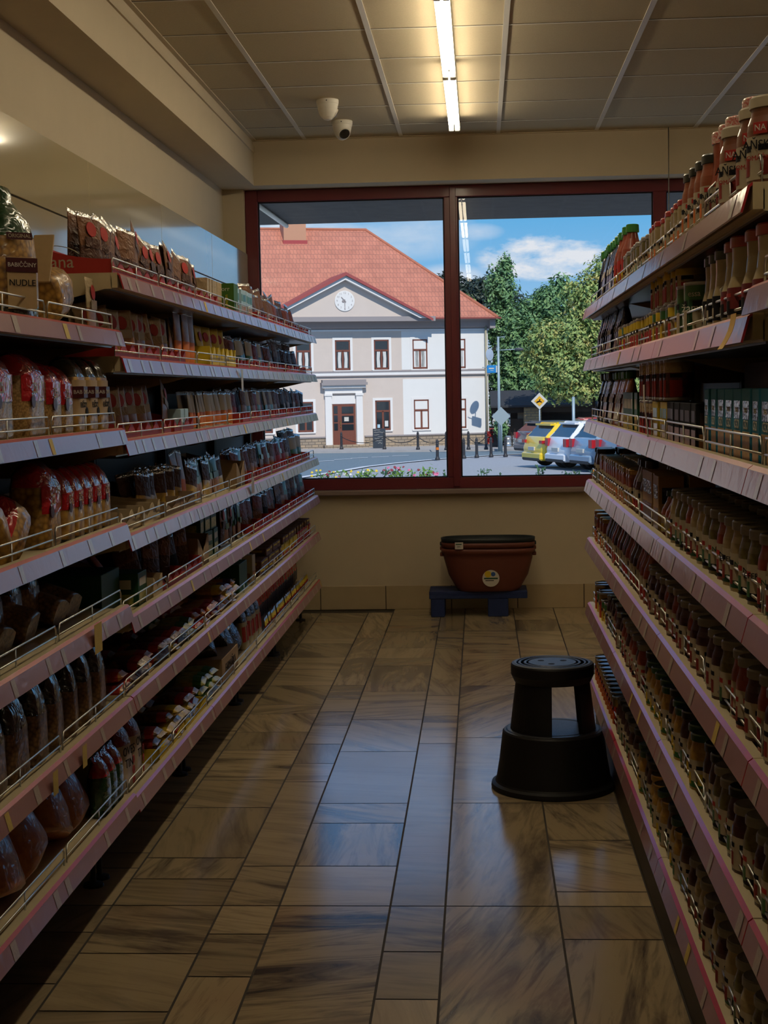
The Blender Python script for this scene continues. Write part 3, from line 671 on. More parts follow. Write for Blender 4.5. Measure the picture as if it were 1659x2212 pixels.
# chalkboard on the pavement
M_slate = mat('dark chalkboard', (.035,.045,.06), .6)
cb = thing('chalkboard', 'dark chalkboard menu sign standing on the pavement beside the house door', 'sign', (-5.05,76.6,GZ(76.6)+.10), radians(16))
obj('board', MB().box((-.32,0,0),(.32,.05,.98), M_slate), cb)
rs = random.Random(3)
for i, (x0, x1) in enumerate(((-.28,.06),(-.28,.26),(-.27,.02),(-.24,.26),(-.24,.14),(-.08,.14))):
    z = .90-.115*i-(.07 if i > 2 else 0); P = []; x = x0
    while x < x1: P.append((x, -.006, z+rs.uniform(-.03,.035))); x += rs.uniform(.014,.03)
    obj('chalk_writing', MB().tube(P, .007, M_whitep, 4), cb)
obj('chalk_line', MB().tube([(-.08,-.006,.575),(.22,-.006,.575)], .006, M_whitep, 4), cb)
# ------------------------------------------------------------------ bollards and chains
M_iron = mat('dark cast iron', (.03,.03,.035), .5)
bm_ = MB().lathe([(.09,0),(.10,.05),(.075,.10),(.062,.14),(.055,.62),(.066,.64),(.05,.67),(.058,.71),(.05,.76),(.03,.80),(.008,.82)], M_iron, 12).mesh('bollard')
bol = [(-6.87,75.66),(-4.66,74.3),(-2.96,72.45),(-1.59,70.83),(-.57,71.0),(.24,70.51),(-1.69,59.75),(-.68,61.2),(-.17,61.85),(.41,62.4),(.99,62.45)]
for i, (x, y) in enumerate(bol):
    b_ = obj('bollard', bm_, None, (x,y,GZ(y)+(.1 if y > 66 else 0)))
    h_ = 1.0 if y < 66 else 1.05; b_.scale = (1,1,h_)
    tag(b_, ['dark iron bollard in front of the house door','dark iron bollard beside the chalkboard sign','dark iron bollard under the white plaster patch of the house'][i] if i < 3 else ('dark iron bollard along the far kerb by the house corner' if y > 66 else ('dark iron bollard with an orange reflector band at the road edge' if i == 6 else 'dark iron bollard in the row between road and car park')), 'bollard', None if i in (0,1,2,6) else ('bollards by the house corner' if y > 66 else 'bollards by the car park'))
    if i == 6: obj('reflector_band', MB().lathe([(.064,.40),(.064,.50)], M_orange, 12, capb=False, capt=False), b_)
def chain(a, b2, label):
    h = .62; P = []
    for k in range(13):
        t = k/12; x, y = a[0]+(b2[0]-a[0])*t, a[1]+(b2[1]-a[1])*t
        P.append((x, y, GZ(y)+.1+h-.30*4*t*(1-t)))
    tag(obj('chain', MB().tube(P, .018, M_iron, 5)), label, 'chain')
chain(bol[1], bol[2], 'iron chain sagging between bollards under the low house window'); chain(bol[2], bol[3], 'iron chain sagging between bollards near the window mullion'); chain(bol[4], bol[5], 'iron chain sagging between bollards at the house corner'); chain(bol[0], bol[1], 'iron chain sagging between bollards across the house door')
# ------------------------------------------------------------------ street furniture
M_galv = mat('galvanised grey blue post', (.30,.38,.42), .45, metal=.2)
lp = thing('street_lamp', 'tall grey blue street lamp beside the house corner', 'street lamp', (.86,70.9,GZ(70.9)))
obj('pole', MB().tube([(0,0,0),(0,0,2.2),(0,0,5.25)], [.075,.065,.05], M_galv, 10), lp)
obj('arm', MB().tube([(0,0,4.63),(.55,0,4.65),(.80,0,4.66)], .025, M_galv, 6), lp); obj('bracket', MB().tube([(0,0,5.22),(.32,0,5.24)], .02, M_galv, 6), lp)
obj('lamp_head', MB().loft([(4.58,.03,.03,2,.95,0),(4.60,.20,.09,3,.95,0),(4.69,.20,.09,3,.95,0),(4.73,.12,.05,3,.93,0)], mat('lamp head grey', (.05,.06,.07), .5)), lp)
sg = thing('traffic_mirror', 'round traffic sign seen at an angle on the house corner', 'sign', (.50,78.6,3.16)); obj('disc', MB().lathe([(.30,0),(.30,.03),(.02,.05)], mat('pale blue disc', (.42,.50,.62), .3), 24), sg, (0,0,0), (pi/2,0,.9)); obj('bracket', MB().tube([(.02,0,-.9),(.02,.3,0)], .025, M_galv), sg)
sg = thing('blue_sign', 'blue projecting shop sign on the house corner', 'sign', (.62,78.6,2.42)); obj('panel', MB().bbox((-.26,-.08,-.20),(.26,.08,.20), mat('bright blue sign', (.02,.22,.55), .4), .02), sg); obj('printed_line', MB().box((-.16,-.086,.01),(.10,-.08,.07), M_whitep), sg); obj('printed_line', MB().box((-.08,-.086,-.07),(.08,-.08,-.05), M_whitep), sg); obj('white_end', MB().box((.20,-.084,-.17),(.262,.084,.17), M_whitep), sg); obj('bracket', MB().tube([(-.5,0,.1),(-.26,0,.1)], .02, M_galv), sg)
sg = thing('road_sign', 'yellow and white diamond priority road sign on a thin post', 'sign', (2.52,66,GZ(66)))
obj('post', MB().tube([(0,0,0),(0,0,2.45)], .03, M_galv, 8), sg)
obj('plate', MB().prism([(-.36,2.25),(0,1.89),(.36,2.25),(0,2.61)], 'y', -.05, -.03, M_whitep), sg); obj('yellow_diamond', MB().prism([(-.22,2.25),(0,2.03),(.22,2.25),(0,2.47)], 'y', -.06, -.05, mat('sign yellow', (.75,.38,.02), .4)), sg)
m = MB(); m.tube([(-.12,-.066,2.2),(.0,-.066,2.25),(.02,-.066,2.33)], .03, M_ink, 5); m.tube([(0,-.066,2.25),(.10,-.066,2.2)], .02, M_ink, 5); obj('route_arrow', m, sg); obj('striped_band', MB().tube([(0,-.01,.35),(0,-.01,.75)], .09, mat('red white band', (.45,.12,.10), .5), 8), sg)
sg = thing('diamond_sign', 'grey back of a diamond road sign beside the street lamp', 'sign', (.92,69.0,GZ(69.))); obj('plate', MB().prism([(-.42,1.62),(0,1.20),(.42,1.62),(0,2.04)], 'y', -.03, -.01, mat('grey sign back', (.30,.36,.38), .4)), sg); obj('post', MB().tube([(.02,0,0),(.02,0,1.9)], .03, M_galv, 8), sg)
sg = thing('sign_post', 'plain grey post standing behind the parked cars', 'post', (3.72,62,GZ(62))); obj('pole', MB().tube([(0,0,0),(0,0,2.35)], .06, M_galv, 8), sg); obj('cap', MB().lathe([(.065,0),(.04,.03)], M_galv, 8), sg, (0,0,2.35))
# ------------------------------------------------------------------ low shed with brick pier, turret behind it
M_shed = mat('dark shed timber', (.035,.028,.024), .8, noise=.2, scale=3); M_felt = mat('dark roofing felt', (.035,.037,.042), .85, noise=.15)
M_brick = brickmat('yellow brick pier', (.40,.28,.13), (.30,.20,.10), (.18,.14,.10), .42, .13, (0,2), .02)
sh = thing('shed', 'low dark timber shed with a yellow brick pier beyond the parked cars', 'shed', (.6,77,GZ(77)))
obj('roof', MB().prism([(-.9,2.02),(-.9,2.12),(1.6,2.86),(1.6,2.70)], 'x', -.1, 5.6, M_felt), sh)
m = MB(); m.box((-.05,1.0,0),(5.5,1.1,2.5), M_shed); m.box((-.05,-.4,1.75),(5.5,-.3,2.05), M_shed); m.box((1.25,.1,0),(2.0,.2,1.8), mat('shed render', (.25,.21,.16), .8)); obj('wall', m, sh)
obj('pier', MB().box((1.55,-.7,0),(2.40,.1,2.0), M_brick), sh); obj('door', MB().box((.80,.05,.05),(1.50,.12,1.45), mat('dark brown door', (.06,.04,.028), .6)), sh)
obj('lattice', MB().box((.0,-.36,1.10),(.88,-.34,1.75), brickmat('white lattice', (.03,.03,.03), (.03,.03,.03), (.55,.55,.52), .14, .14, (0,2), .035)), sh)
obj('side_wall', MB().box((2.40,-.5,0),(5.4,-.35,.95), M_brick), sh); 
tu = thing('turret', 'small grey slate turret roof behind the shed', 'roof', (2.55,95,.35)); obj('spire', MB().add([(-.55,-.5,-2),(.65,-.5,-2),(.65,.5,-2),(-.55,.5,-2),(-.35,-.4,0),(.45,-.4,0),(.45,.4,0),(-.35,.4,0),(.05,0,1.15)], [(0,1,5,4),(1,2,6,5),(2,3,7,6),(3,0,4,7),(4,5,8),(5,6,8),(6,7,8),(7,4,8)], mat('grey slate', (.20,.19,.19), .7, noise=.2)), tu)
obj('lower_roof', MB().add([(-1.7,-.6,-.2),(-.3,-.6,-.2),(-.3,.8,-.2),(-1.7,.8,-.2),(-.6,.1,.75)], [(0,1,4),(1,2,4),(2,3,4),(3,0,4)], mat('grey slate', (.20,.19,.19), .7, noise=.2)), tu)
keg = MB().lathe([(.17,0),(.20,.04),(.19,.12),(.21,.15),(.19,.20),(.19,.34),(.21,.38),(.19,.42),(.20,.50),(.16,.54)], mat('steel keg', (.6,.62,.64), .3, metal=.9), 16).mesh('beer_keg')
for x, l in ((1.32,'steel beer keg beside the dark bin'),(1.74,'steel beer keg beside the shed door')): tag(obj('beer_keg', keg, None, (x,75.4,GZ(75.4)+.1)), l, 'keg')
obj_bin = tag(obj('bin', MB().bbox((-.28,-.28,0),(.28,.28,.85), mat('dark bin', (.025,.027,.03), .6), .03), None, (.72,75.2,GZ(75.2)+.1)), 'dark square bin beside the beer kegs', 'bin'); obj('lid', MB().bbox((-.31,-.31,.85),(.31,.31,.92), mat('red bin lid', (.30,.05,.04), .5), .02), obj_bin)
# ------------------------------------------------------------------ trees and bushes
def leafmat(name, c1, c2, c3):
    m, nt, b = _new(name); L = nt.links; tc = node(nt, 'ShaderNodeTexCoord'); n = node(nt, 'ShaderNodeTexNoise', Scale=2.3, Detail=6.); L.new(tc.outputs['Object'], n.inputs['Vector'])
    r = node(nt, 'ShaderNodeValToRGB'); e = r.color_ramp.elements; e[0].position = .33; e[0].color = (*c1,1); e[1].position = .68; e[1].color = (*c3,1); k = e.new(.5); k.color = (*c2,1)
    L.new(n.outputs['Fac'], r.inputs['Fac']); L.new(r.outputs[0], b.inputs['Base Color']); b.inputs['Roughness'].default_value = .55
    return m
LF_y = leafmat('yellow green leaves', (.13,.22,.06), (.27,.36,.10), (.48,.40,.12))
LF_g = leafmat('blue green leaves', (.07,.16,.07), (.13,.26,.10), (.20,.33,.11))
LF_d = leafmat('dark conifer needles', (.02,.035,.03), (.03,.05,.035), (.05,.07,.04))
M_bark = mat('tree bark', (.06,.045,.035), .9, noise=.3, scale=8)
def tree(name, label, x, y, blobs, n, size, lm, trunk=None, cat='tree', gz=None, group=None, droop=0.):
    """blobs: (dx, dz, rx, rz) crowns above ground; leaves are small bent quads on their shells"""
    r_ = random.Random(int(x*977+y*31)); gz = GZ(y) if gz is None else gz
    t = thing(name, label, cat, (x,y,gz), 0, group)
    if trunk:
        m = MB(); h = max(b_[1] for b_ in blobs)
        m.tube([(trunk[0],0,-.1),(trunk[0]+.02,0,h*.35),(blobs[0][0]*.5,0,h*.75)], [trunk[1],trunk[1]*.8,trunk[1]*.4], M_bark, 8)
        for b_ in blobs[1:5]: m.tube([(trunk[0],0,h*.3),(b_[0]*.6,r_.uniform(-.3,.3),b_[1]*.7),(b_[0],0,b_[1])], [trunk[1]*.5,trunk[1]*.35,.03], M_bark, 6)
        obj('trunk', m, t)
    m = MB(); tot = sum(b_[2]*b_[3] for b_ in blobs); V = []; F = []
    for b_ in blobs:
        dx, dz, rx, rz = b_[:4]; dy = b_[4] if len(b_) > 4 else r_.uniform(-.3,.3)
        for _ in range(int(n*rx*rz/tot)):
            z = r_.uniform(-1,1); a = r_.uniform(0,2*pi); q = sqrt(1-z*z); d = Vector((q*cos(a), q*sin(a), z))
            rr = (r_.random()**.35)*(1+.16*sin(7*a+3*z)+.10*sin(13*z+5*a))
            p = Vector((dx+d.x*rx*rr, dy+d.y*rx*rr*.9, dz+d.z*rz*rr))
            s = size*r_.uniform(.55,1.25); nn = (d+Vector((r_.uniform(-.8,.8),r_.uniform(-.8,.8),r_.uniform(-.3,1.)))).normalized()
            u = nn.cross(Vector((r_.uniform(-1,1),r_.uniform(-1,1),r_.uniform(-1,1)))).normalized(); w_ = nn.cross(u)
            o = len(V); V += [p-u*s, p+w_*s*.45+nn*s*.12, p+u*s-nn*s*droop, p-w_*s*.45+nn*s*.12]; F.append((o,o+1,o+2,o+3))
    m.add(V, F, lm); obj('crown', m, t)
    return t
tree('broadleaf_tree', 'tall yellow green broadleaf tree behind the parked cars', 4.5, 74, [(.0,5.2,1.5,1.3),(.9,6.6,1.3,1.5),(1.9,6.2,1.7,2.2),(-.5,3.8,1.5,1.2),(-1.2,5.2,1.0,1.0),(1.4,4.2,1.7,1.4),(.4,7.4,.9,.9),(1.5,8.2,1.0,1.0),(2.9,4.8,1.5,1.6),(-.9,2.9,.9,.7),(.4,2.7,1.3,.6),(-1.9,4.3,.7,.8)], 26000, .115, LF_y, (.9,.18))
tree('broadleaf_tree', 'blue green broadleaf tree beside the house roof', 2.0, 90, [(0,6.5,1.5,1.6),(-.7,9.0,.95,1.5),(-.1,4.2,1.9,1.5),(1.2,7.2,1.0,1.3),(1.9,7.9,.8,1.1),(2.1,5.4,1.4,1.5),(-1.0,6.8,.9,1.2),(-.4,10.2,.45,.7),(.5,2.6,1.9,1.2)], 20000, .13, LF_g, (0,.2))
tree('broadleaf_tree', 'rounded green tree between the house and the big yellow green one', 4.2, 96, [(0,8.2,1.4,1.3),(.9,9.3,.8,.9),(-1.,7.2,1.3,1.4),(1.5,6.6,1.6,1.8),(.2,5.0,1.9,1.6),(3.0,7.6,1.3,1.6)], 9000, .19, LF_g, (0,.2))
tree('broadleaf_tree', 'green tree at the edge of the shelving behind the car park', 7.6, 84, [(0,6.6,1.8,1.9),(-.8,4.4,1.7,1.4),(1.0,8.2,1.3,1.3),(.6,3.0,1.8,1.2),(2.4,6.,1.9,2.4)], 9000, .17, LF_y, (0,.2))
tree('conifer', 'dark conifer on the hill behind the roof ridge', -2.2, 118, [(0,11.6,1.0,1.0),(-1.1,11.2,.9,.9),(.9,10.8,1.2,1.2),(-.2,9.8,2.0,1.4),(2.0,10.6,1.1,1.3)], 7000, .20, LF_d, (0,.2))
tree('conifer', 'dark conifer behind the sloping roof end beside the mullion', 1.1, 112, [(0,10.6,1.2,1.3),(-1.1,10.3,1.0,1.1),(-.2,8.6,1.9,1.5),(1.2,9.0,1.3,1.6)], 6000, .19, LF_d, (0,.2))
tree('pale_tree', 'pale yellow green tree in front of the dark conifer on the hill', -2.6, 108, [(0,9.6,1.1,1.0),(1.2,8.9,1.3,1.2),(.6,7.6,1.8,1.4)], 5000, .17, LF_y, (0,.15))
tree('bush', 'dark green bushes in the shade behind the house corner', 2.3, 86, [(-.6,3.6,1.1,1.6),(.4,3.4,1.3,1.5),(-.2,5.4,.9,1.5),(.8,5.6,.9,1.3),(-.9,1.6,1.0,1.4)], 9000, .16, LF_g, None, 'bush')
tree('hedge', 'long green hedge closing the view behind the car park', 8, 100, [(-6+2.2*k,2.6+.5*(k % 2),2.0,2.6) for k in range(9)], 12000, .25, LF_d, None, 'hedge')
tree('hanging_plant', 'bushy hanging fern in front of the white lattice', .98, 74.6, [(0,1.25,.32,.30),(0,.95,.36,.30),(.02,.65,.22,.24)], 700, .10, LF_g, None, 'plant')
tree('flower_pot_plant', 'red and yellow flowers beside the dark bin', .42, 75.0, [(0,.75,.16,.14),(.03,.45,.18,.2)], 300, .07, M_redp, None, 'plant')
# ------------------------------------------------------------------ flower bed outside the window
M_soil = mat('planter soil', (.06,.045,.03), .95); M_kerbs = mat('stone bed edging', (.40,.36,.30), .85, noise=.15)
m = MB(); m.box((-2.6,14.5,-.8),(2.6,14.75,.46), M_kerbs); m.box((-2.6,15.5,-.8),(2.6,15.7,.46), M_kerbs); m.box((-2.6,14.75,-.8),(2.6,15.5,.44), M_soil); struct('ground_flower_bed', m)
LF_rose = leafmat('rose leaves', (.02,.05,.02), (.035,.08,.03), (.06,.12,.04)); LF_fl = leafmat('bedding plant leaves', (.06,.14,.02), (.13,.25,.04), (.25,.34,.08))
def bed_plant(name, label, x, y, h, wd, n, size, lm, fl=None, nf=0, fsize=.016, stems=3):
    r_ = random.Random(int(x*1000)); t = thing(name, label, 'plant', (x,y,.44))
    m = MB(); tips = []
    for k in range(stems):
        a = r_.uniform(-wd,wd); P = [(a*.3,0,0),(a*.7,r_.uniform(-.03,.03),h*.55),(a,r_.uniform(-.05,.05),h*r_.uniform(.75,1.))]; tips.append(P); m.tube(P, .004, M_green, 4)
    obj('stem', m, t); m = MB(); V = []; F = []
    for _ in range(n):
        P = r_.choice(tips); k = r_.random(); p = Vector(P[0]).lerp(Vector(P[1]), k*2) if k < .5 else Vector(P[1]).lerp(Vector(P[2]), k*2-1)
        p += Vector((r_.gauss(0,wd*.28), r_.gauss(0,.04), r_.gauss(0,.012))); nn = Vector((r_.uniform(-.8,.8),r_.uniform(-1,.2),r_.uniform(.1,1))).normalized()
        u = nn.cross(Vector((r_.uniform(-1,1),r_.uniform(-1,1),r_.uniform(-1,1)))).normalized(); w_ = nn.cross(u); s = size*r_.uniform(.6,1.2)
        o = len(V); V += [p-u*s, p+w_*s*.55, p+u*s, p-w_*s*.55]; F.append((o,o+1,o+2,o+3))
    m.add(V, F, lm); obj('leaves', m, t)
    for k in range(nf):
        P = r_.choice(tips); c = Vector(P[2])+Vector((r_.gauss(0,wd*.5), r_.uniform(-.06,.03), r_.uniform(-.05,.015)))
        f = MB(); f.lathe([(.002,0),(fsize,.004),(fsize*.6,.010),(.001,.008)], fl[k % len(fl)], 7); obj('flower', f, t, c, (r_.uniform(.3,1.3),0,r_.uniform(-.6,.6)))
M_pink = mat('pink petals', (.62,.16,.28), .6); M_maroon = mat('maroon petals', (.25,.04,.06), .6); M_whp = mat('white petals', (.75,.75,.72), .6); M_yp = mat('yellow petals', (.75,.55,.05), .6); M_orp = mat('orange petals', (.85,.28,.01), .6)
bed_plant('flower', 'low maroon and yellow bedding flowers beside the spice shelving', -1.47, 14.95, .19, .12, 90, .018, LF_fl, [M_maroon,M_yp], 12, .014, 5)
bed_plant('flower', 'pale daisies with fresh green leaves outside the window', -1.20, 15.0, .21, .14, 160, .022, LF_fl, [M_whp,M_yp], 11, .015, 6)
bed_plant('rose_bush', 'dark leaved rose stem between daisies and red flowers', -.97, 14.95, .23, .06, 45, .026, LF_rose, None, 0, .01, 3)
bed_plant('flower', 'dark red flowers on green leaves outside the window', -.80, 15.0, .20, .11, 120, .022, LF_fl, [M_maroon,M_pink], 10, .017, 5)
bed_plant('flower', 'leafy green bedding plant with a few red flowers', -.60, 15.0, .21, .12, 150, .022, LF_fl, [M_maroon], 4, .014, 5)
bed_plant('rose', 'single pink rose near the window mullion', -.43, 14.95, .18, .02, 6, .02, LF_rose, [M_pink], 3, .026, 1)
bed_plant('rose_bush', 'small dark leaved sprig beside the window mullion', -.355, 14.95, .16, .03, 22, .022, LF_rose)
bed_plant('flower', 'orange flower just above the window frame', -.13, 14.95, .105, .04, 10, .02, LF_fl, [M_orp], 6, .024, 3)
bed_plant('rose_bush', 'dark leaved rose sprig below the row of bollards', .02, 14.95, .19, .05, 40, .024, LF_rose)
bed_plant('rose_bush', 'tiny dark leaved sprig between two taller ones', .18, 14.95, .155, .035, 26, .022, LF_rose)
bed_plant('rose_bush', 'tall thin dark sprig in front of the yellow car', .57, 14.95, .22, .035, 42, .022, LF_rose)
bed_plant('rose_bush', 'dark leaved bush at the edge of the sauce shelving', .92, 14.95, .17, .13, 70, .022, LF_rose, None, 0, .01, 5)
bed_plant('flower', 'red flower beside the sauce shelving outside the window', 1.07, 14.95, .18, .03, 14, .02, LF_rose, [M_orp,M_redp], 4, .02, 2)
# ------------------------------------------------------------------ parked cars
M_tyre = mat('tyre rubber', (.015,.015,.016), .8); M_rim = mat('alloy rim', (.45,.46,.48), .3, metal=.8); M_cglass = mat('car glass', (.015,.03,.045), .06, spec=.9); M_tail = mat('tail light', (.42,.02,.03), .2, coat=.5); M_trimc = mat('dark car plastic', (.025,.026,.028), .6)
def car(label, paint, rear_right, head, ln=4.2, wd=1.76, ht=1.46, style='hatch'):
    """built along +x (forward), y to its own left; rear at x=0"""
    f = Vector((cos(head), sin(head))); l = Vector((-f.y, f.x)); c = Vector(rear_right)+l*(wd/2)
    t = thing('car', label, 'car', (c.x, c.y, GZ(c.y)), head)
    h = ht
    low = [(.10,.30),(.02,.42),(.0,.62),(.06,.80),(.10,.98),(.18,1.02),(ln*.60,1.0),(ln*.72,.97),(ln*.93,.82),(ln-.05,.66),(ln,.45),(ln-.12,.24),(ln-.45,.20),(.45,.20)]
    n = len(low); S_ = [(-1.,.90,.0),(-.97,.985,.0),(-.86,1.,.0),(.86,1.,.0),(.97,.985,.0),(1.,.90,.0)]
    V = []; cx, cz = ln/2, .6
    for (yy, sc, _) in [(-1,.94,0),(-.94,.985,0),(-.8,1,0),(.8,1,0),(.94,.985,0),(1,.94,0)]:
        V += [(cx+(x-cx)*sc, yy*wd/2, cz+(z-cz)*sc) for x, z in low]
    F = [tuple(range(n)), tuple(5*n+i for i in range(n))[::-1]]
    for k in range(5):
        for i in range(n): F.append((k*n+i, k*n+n+i, k*n+n+(i+1)%n, k*n+(i+1)%n))
    obj('body', MB().add(V, F, paint, True), t)
    gh = [(.16,1.0),(.50,h-.10),(.78,h-.02),(ln*.42,h),(ln*.50,h-.05),(ln*.69,.98)]
    def cab(sc, top, grow=0.):
        V = []; k = len(gh)
        for yy in (-1,1):
            for x, z in gh: V.append((x, yy*(wd/2-.05-.20*(z-1.0)/(h-1.0))*sc, z+grow))
        F = [tuple(range(k)), tuple(k+i for i in range(k))[::-1]]+[(i, k+i, k+(i+1)%k, (i+1)%k) for i in range(k)]
        return V, F
    V, F = cab(1., 0); go = obj('glasshouse', MB().add(V, F, M_cglass), t)
    m = MB(); wr = wd/2-.25
    m.box((.62,-wr-.02,h-.045),(ln*.46,wr+.02,h+.012), paint)
    for sy in (-1,1):                                        # pillars
        for (x0, z0, x1, z1, w_) in ((.16,1.0,.62,h-.03,.16),(ln*.36,1.0,ln*.36,h-.02,.05),(ln*.69,.98,ln*.48,h-.04,.05)):
            q0 = sy*(wd/2-.045); q1 = sy*(wd/2-.045-.20*(z1-1)/(h-1))
            m.add([(x0-.02,q0,z0),(x0+w_,q0,z0),(x1+w_,q1,z1),(x1-.02,q1,z1),(x0-.02,q0-sy*.05,z0),(x0+w_,q0-sy*.05,z0),(x1+w_,q1-sy*.05,z1),(x1-.02,q1-sy*.05,z1)], [(0,1,2,3),(7,6,5,4),(0,4,5,1),(1,5,6,2),(2,6,7,3),(3,7,4,0)], paint)
        m.add([(.50,sy*(wd/2-.27),h-.12),(ln*.46,sy*(wd/2-.25),h-.05),(ln*.46,sy*(wd/2-.30),h+.01),(.56,sy*(wd/2-.32),h-.01)], [(0,1,2,3)], paint)
    m.box((.40,-wr,h-.09),(.66,wr,h-.03), paint); obj('roof_frame', m, t)
    m = MB(); m.bbox((-.05,-wd/2+.06,.24),(.35,wd/2-.06,.50), paint, .05); m.bbox((-.06,-wd/2+.14,.22),(.3,wd/2-.14,.34), M_trimc, .03); obj('rear_bumper', m, t)
    for sy in (-1,1):
        m = MB(); z0, z1 = (.72,.97) if style != 'slim' else (.80,.90); y1 = wd/2+.006; a_, b_ = sorted((sy*(wd/2-.26), sy*(wd/2-.01)))
        m.box((-.004,a_,z0),(.14,b_,z1), M_tail); a_, b_ = sorted((sy*(wd/2-.04), sy*y1)); m.prism([(.06,z0),(.20,z0),(.34,z1),(.08,z1)], 'y', a_, b_, M_tail); obj('tail_light', m, t)
    obj('number_plate', MB().bbox((-.035,-.26,.56),(.02,.26,.68), M_whitep, .005), t)
    m = MB().lathe([(.31,-.10),(.325,-.07),(.325,.07),(.31,.10),(.21,.105)], M_tyre, 20); mw = m.mesh('wheel')
    hub = MB().lathe([(.215,.085),(.19,.10),(.06,.085),(.02,.10)], M_rim, 10, smooth=False).mesh('rim')
    for x in (.80, ln-.80):
        for sy in (-1,1):
            w_ = obj('wheel', mw, t, (x, sy*(wd/2-.10), .32), (-sy*pi/2,0,0)); obj('rim', hub, w_)
    return t
P_y = mat('yellow car paint', (.85,.58,.02), .3, coat=1.); P_w = mat('white car paint', (.80,.80,.80), .3, coat=1.); P_b = mat('blue grey car paint', (.22,.31,.40), .3, coat=1.); P_g = mat('grey car paint', (.15,.18,.21), .3, coat=1.); P_l = mat('lime green car paint', (.42,.55,.06), .3, coat=1.); P_r = mat('red car paint', (.40,.05,.05), .3, coat=1.); P_d = mat('dark blue car paint', (.05,.07,.10), .3, coat=1.)
H = radians(20)
car('yellow hatchback parked beside the white car', P_y, (1.98,50.0), H, 4.2, 1.78, 1.46, 'slim')
car('white estate car parked between the yellow and the blue grey one', P_w, (2.66,48.2), H, 4.4, 1.75, 1.50)
car('blue grey estate car parked beside the white one', P_b, (3.32,46.3), H, 4.3, 1.74, 1.46)
car('dark grey car parked next to the blue grey one', P_g, (4.0,44.4), H, 4.2, 1.74, 1.44)
car('lime green car at the end of the parked row', P_l, (4.70,42.4), H, 4.0, 1.70, 1.30)
car('dark blue car parked beyond the yellow one', P_d, (1.95,62.5), radians(20), 4.1, 1.7, 1.42)
car('red car parked behind the white one by the shed', P_r, (3.9,66.), radians(10), 4.2, 1.7, 1.5)
# ------------------------------------------------------------------ goods on the shelves
PL = []                                                      # (object, shelf key, description, category, y, behind)
rp = random.Random(21)
def proto(name, cat, desc, me, parts=(), plural=None):
    if isinstance(me, MB): me = me.mesh(name)
    return dict(n=name, c=cat, d=desc, me=me, parts=[(p[0], p[1].mesh(p[0]) if isinstance(p[1], MB) else p[1])+tuple(p[2:]) for p in parts], pl=plural)
def put(p, x, y, z, rz, key, tilt=(0,0), back=0, sc=1.):
    o = obj(p['n'], p['me'], None, (x,y,z), (tilt[0],tilt[1],rz))
    if sc != 1.: o.scale = (sc,sc,sc)
    for q in p['parts']:
        c = obj(q[0], q[1], o, q[2] if len(q) > 2 else (0,0,0), q[3] if len(q) > 3 else None)
        if len(q) > 4: c['label'] = q[4]
    o['category'] = p['c']
    PL.append((o, key, p['d'], p['c'], y, back))
    return o
def SX(side, d): return (XR+d) if side in 'RQ' else (XL-d)
def RZ_(side): return -pi/2 if side in 'RQ' else pi/2
def run(side, lev, y0, y1, protos, pitch, d=.085, rows=1, dp=.08, lean=0., back=0., jy=.06, skip=0., rzj=.08, lift=0., zz=0., scj=.0, order=False):
    z = RACK[side][lev]-.0115+zz; y = y0+pitch/2; i = 0; key = (side, lev)
    while y < y1-pitch*.3:
        for r in range(rows):
            if rp.random() < skip: continue
            p = protos[i % len(protos)] if order else rp.choice(protos)
            ty = rp.uniform(-lean, lean); ty = ty+math.copysign(abs(lean)*.5, ty) if lean else 0
            put(p, SX(side, d+r*dp+rp.uniform(-.004,.004)), y+rp.uniform(-jy,jy)*pitch, z+abs(sin(ty))*lift, RZ_(side)+rp.uniform(-rzj,rzj), key, (-back, ty), r, 1+rp.uniform(-scj,scj))
        y += pitch; i += 1
def arc(mb, r, a0, a1, z0, z1, m, n=6):
    V = [(r*cos(a0+(a1-a0)*k/n), r*sin(a0+(a1-a0)*k/n), z) for z in (z0, z1) for k in range(n+1)]
    return mb.add(V, [(k,k+1,n+2+k,n+1+k) for k in range(n)], m, True)
def jar(name, desc, content, lid, r, h, label=M_cream, pic=None, stripe=None, kind='round', cat='jar', lw=.92):
    b = MB()
    if kind == 'round': P = [(r*.93,0),(r,.006),(r,h*.64),(r*.97,h*.71),(r*.88,h*.79),(r*.85,h*.84),(r*.85,h*.90)]
    elif kind == 'waist': P = [(r*.93,0),(r,.006),(r,h*.42),(r*.86,h*.55),(r*.80,h*.72),(r*.82,h*.90)]
    else: P = [(r*.95,0),(r,.005),(r,h*.80),(r*.96,h*.85),(r*.92,h*.90)]
    b.lathe(P, content, 16)
    rl = P[-1][0]*1.06
    l = MB().lathe([(rl,h*.875),(rl*1.02,h*.88),(rl*1.02,h-.003),(rl*.96,h),(rl*.6,h-.0012),(.001,h-.0012)], lid, 18)
    z0, z1 = h*.13, h*(.58 if kind != 'waist' else .43); q = MB(); R_ = r*1.012
    a0, a1 = -pi/2-pi*lw, -pi/2+pi*lw
    if stripe: arc(q, R_, a0, a1, z0, z0+(z1-z0)*.22, stripe, 20); arc(q, R_, a0, a1, z0+(z1-z0)*.22, z1, label, 20)
    else: arc(q, R_, a0, a1, z0, z1, label, 20)
    if pic:
        for a in (-pi/2, -pi/2+1.15, -pi/2-1.15): arc(q, R_*1.006, a-.32, a+.32, z0+(z1-z0)*.10, z0+(z1-z0)*.52, pic, 4)
    for a in (-pi/2, -pi/2+1.15, -pi/2-1.15):
        arc(q, R_*1.006, a-.40, a+.40, z0+(z1-z0)*.66, z0+(z1-z0)*.80, M_ink if stripe is not M_ink else M_redp, 4)
    return proto(name, cat, desc, b, [('lid', l), ('paper_label', q)])
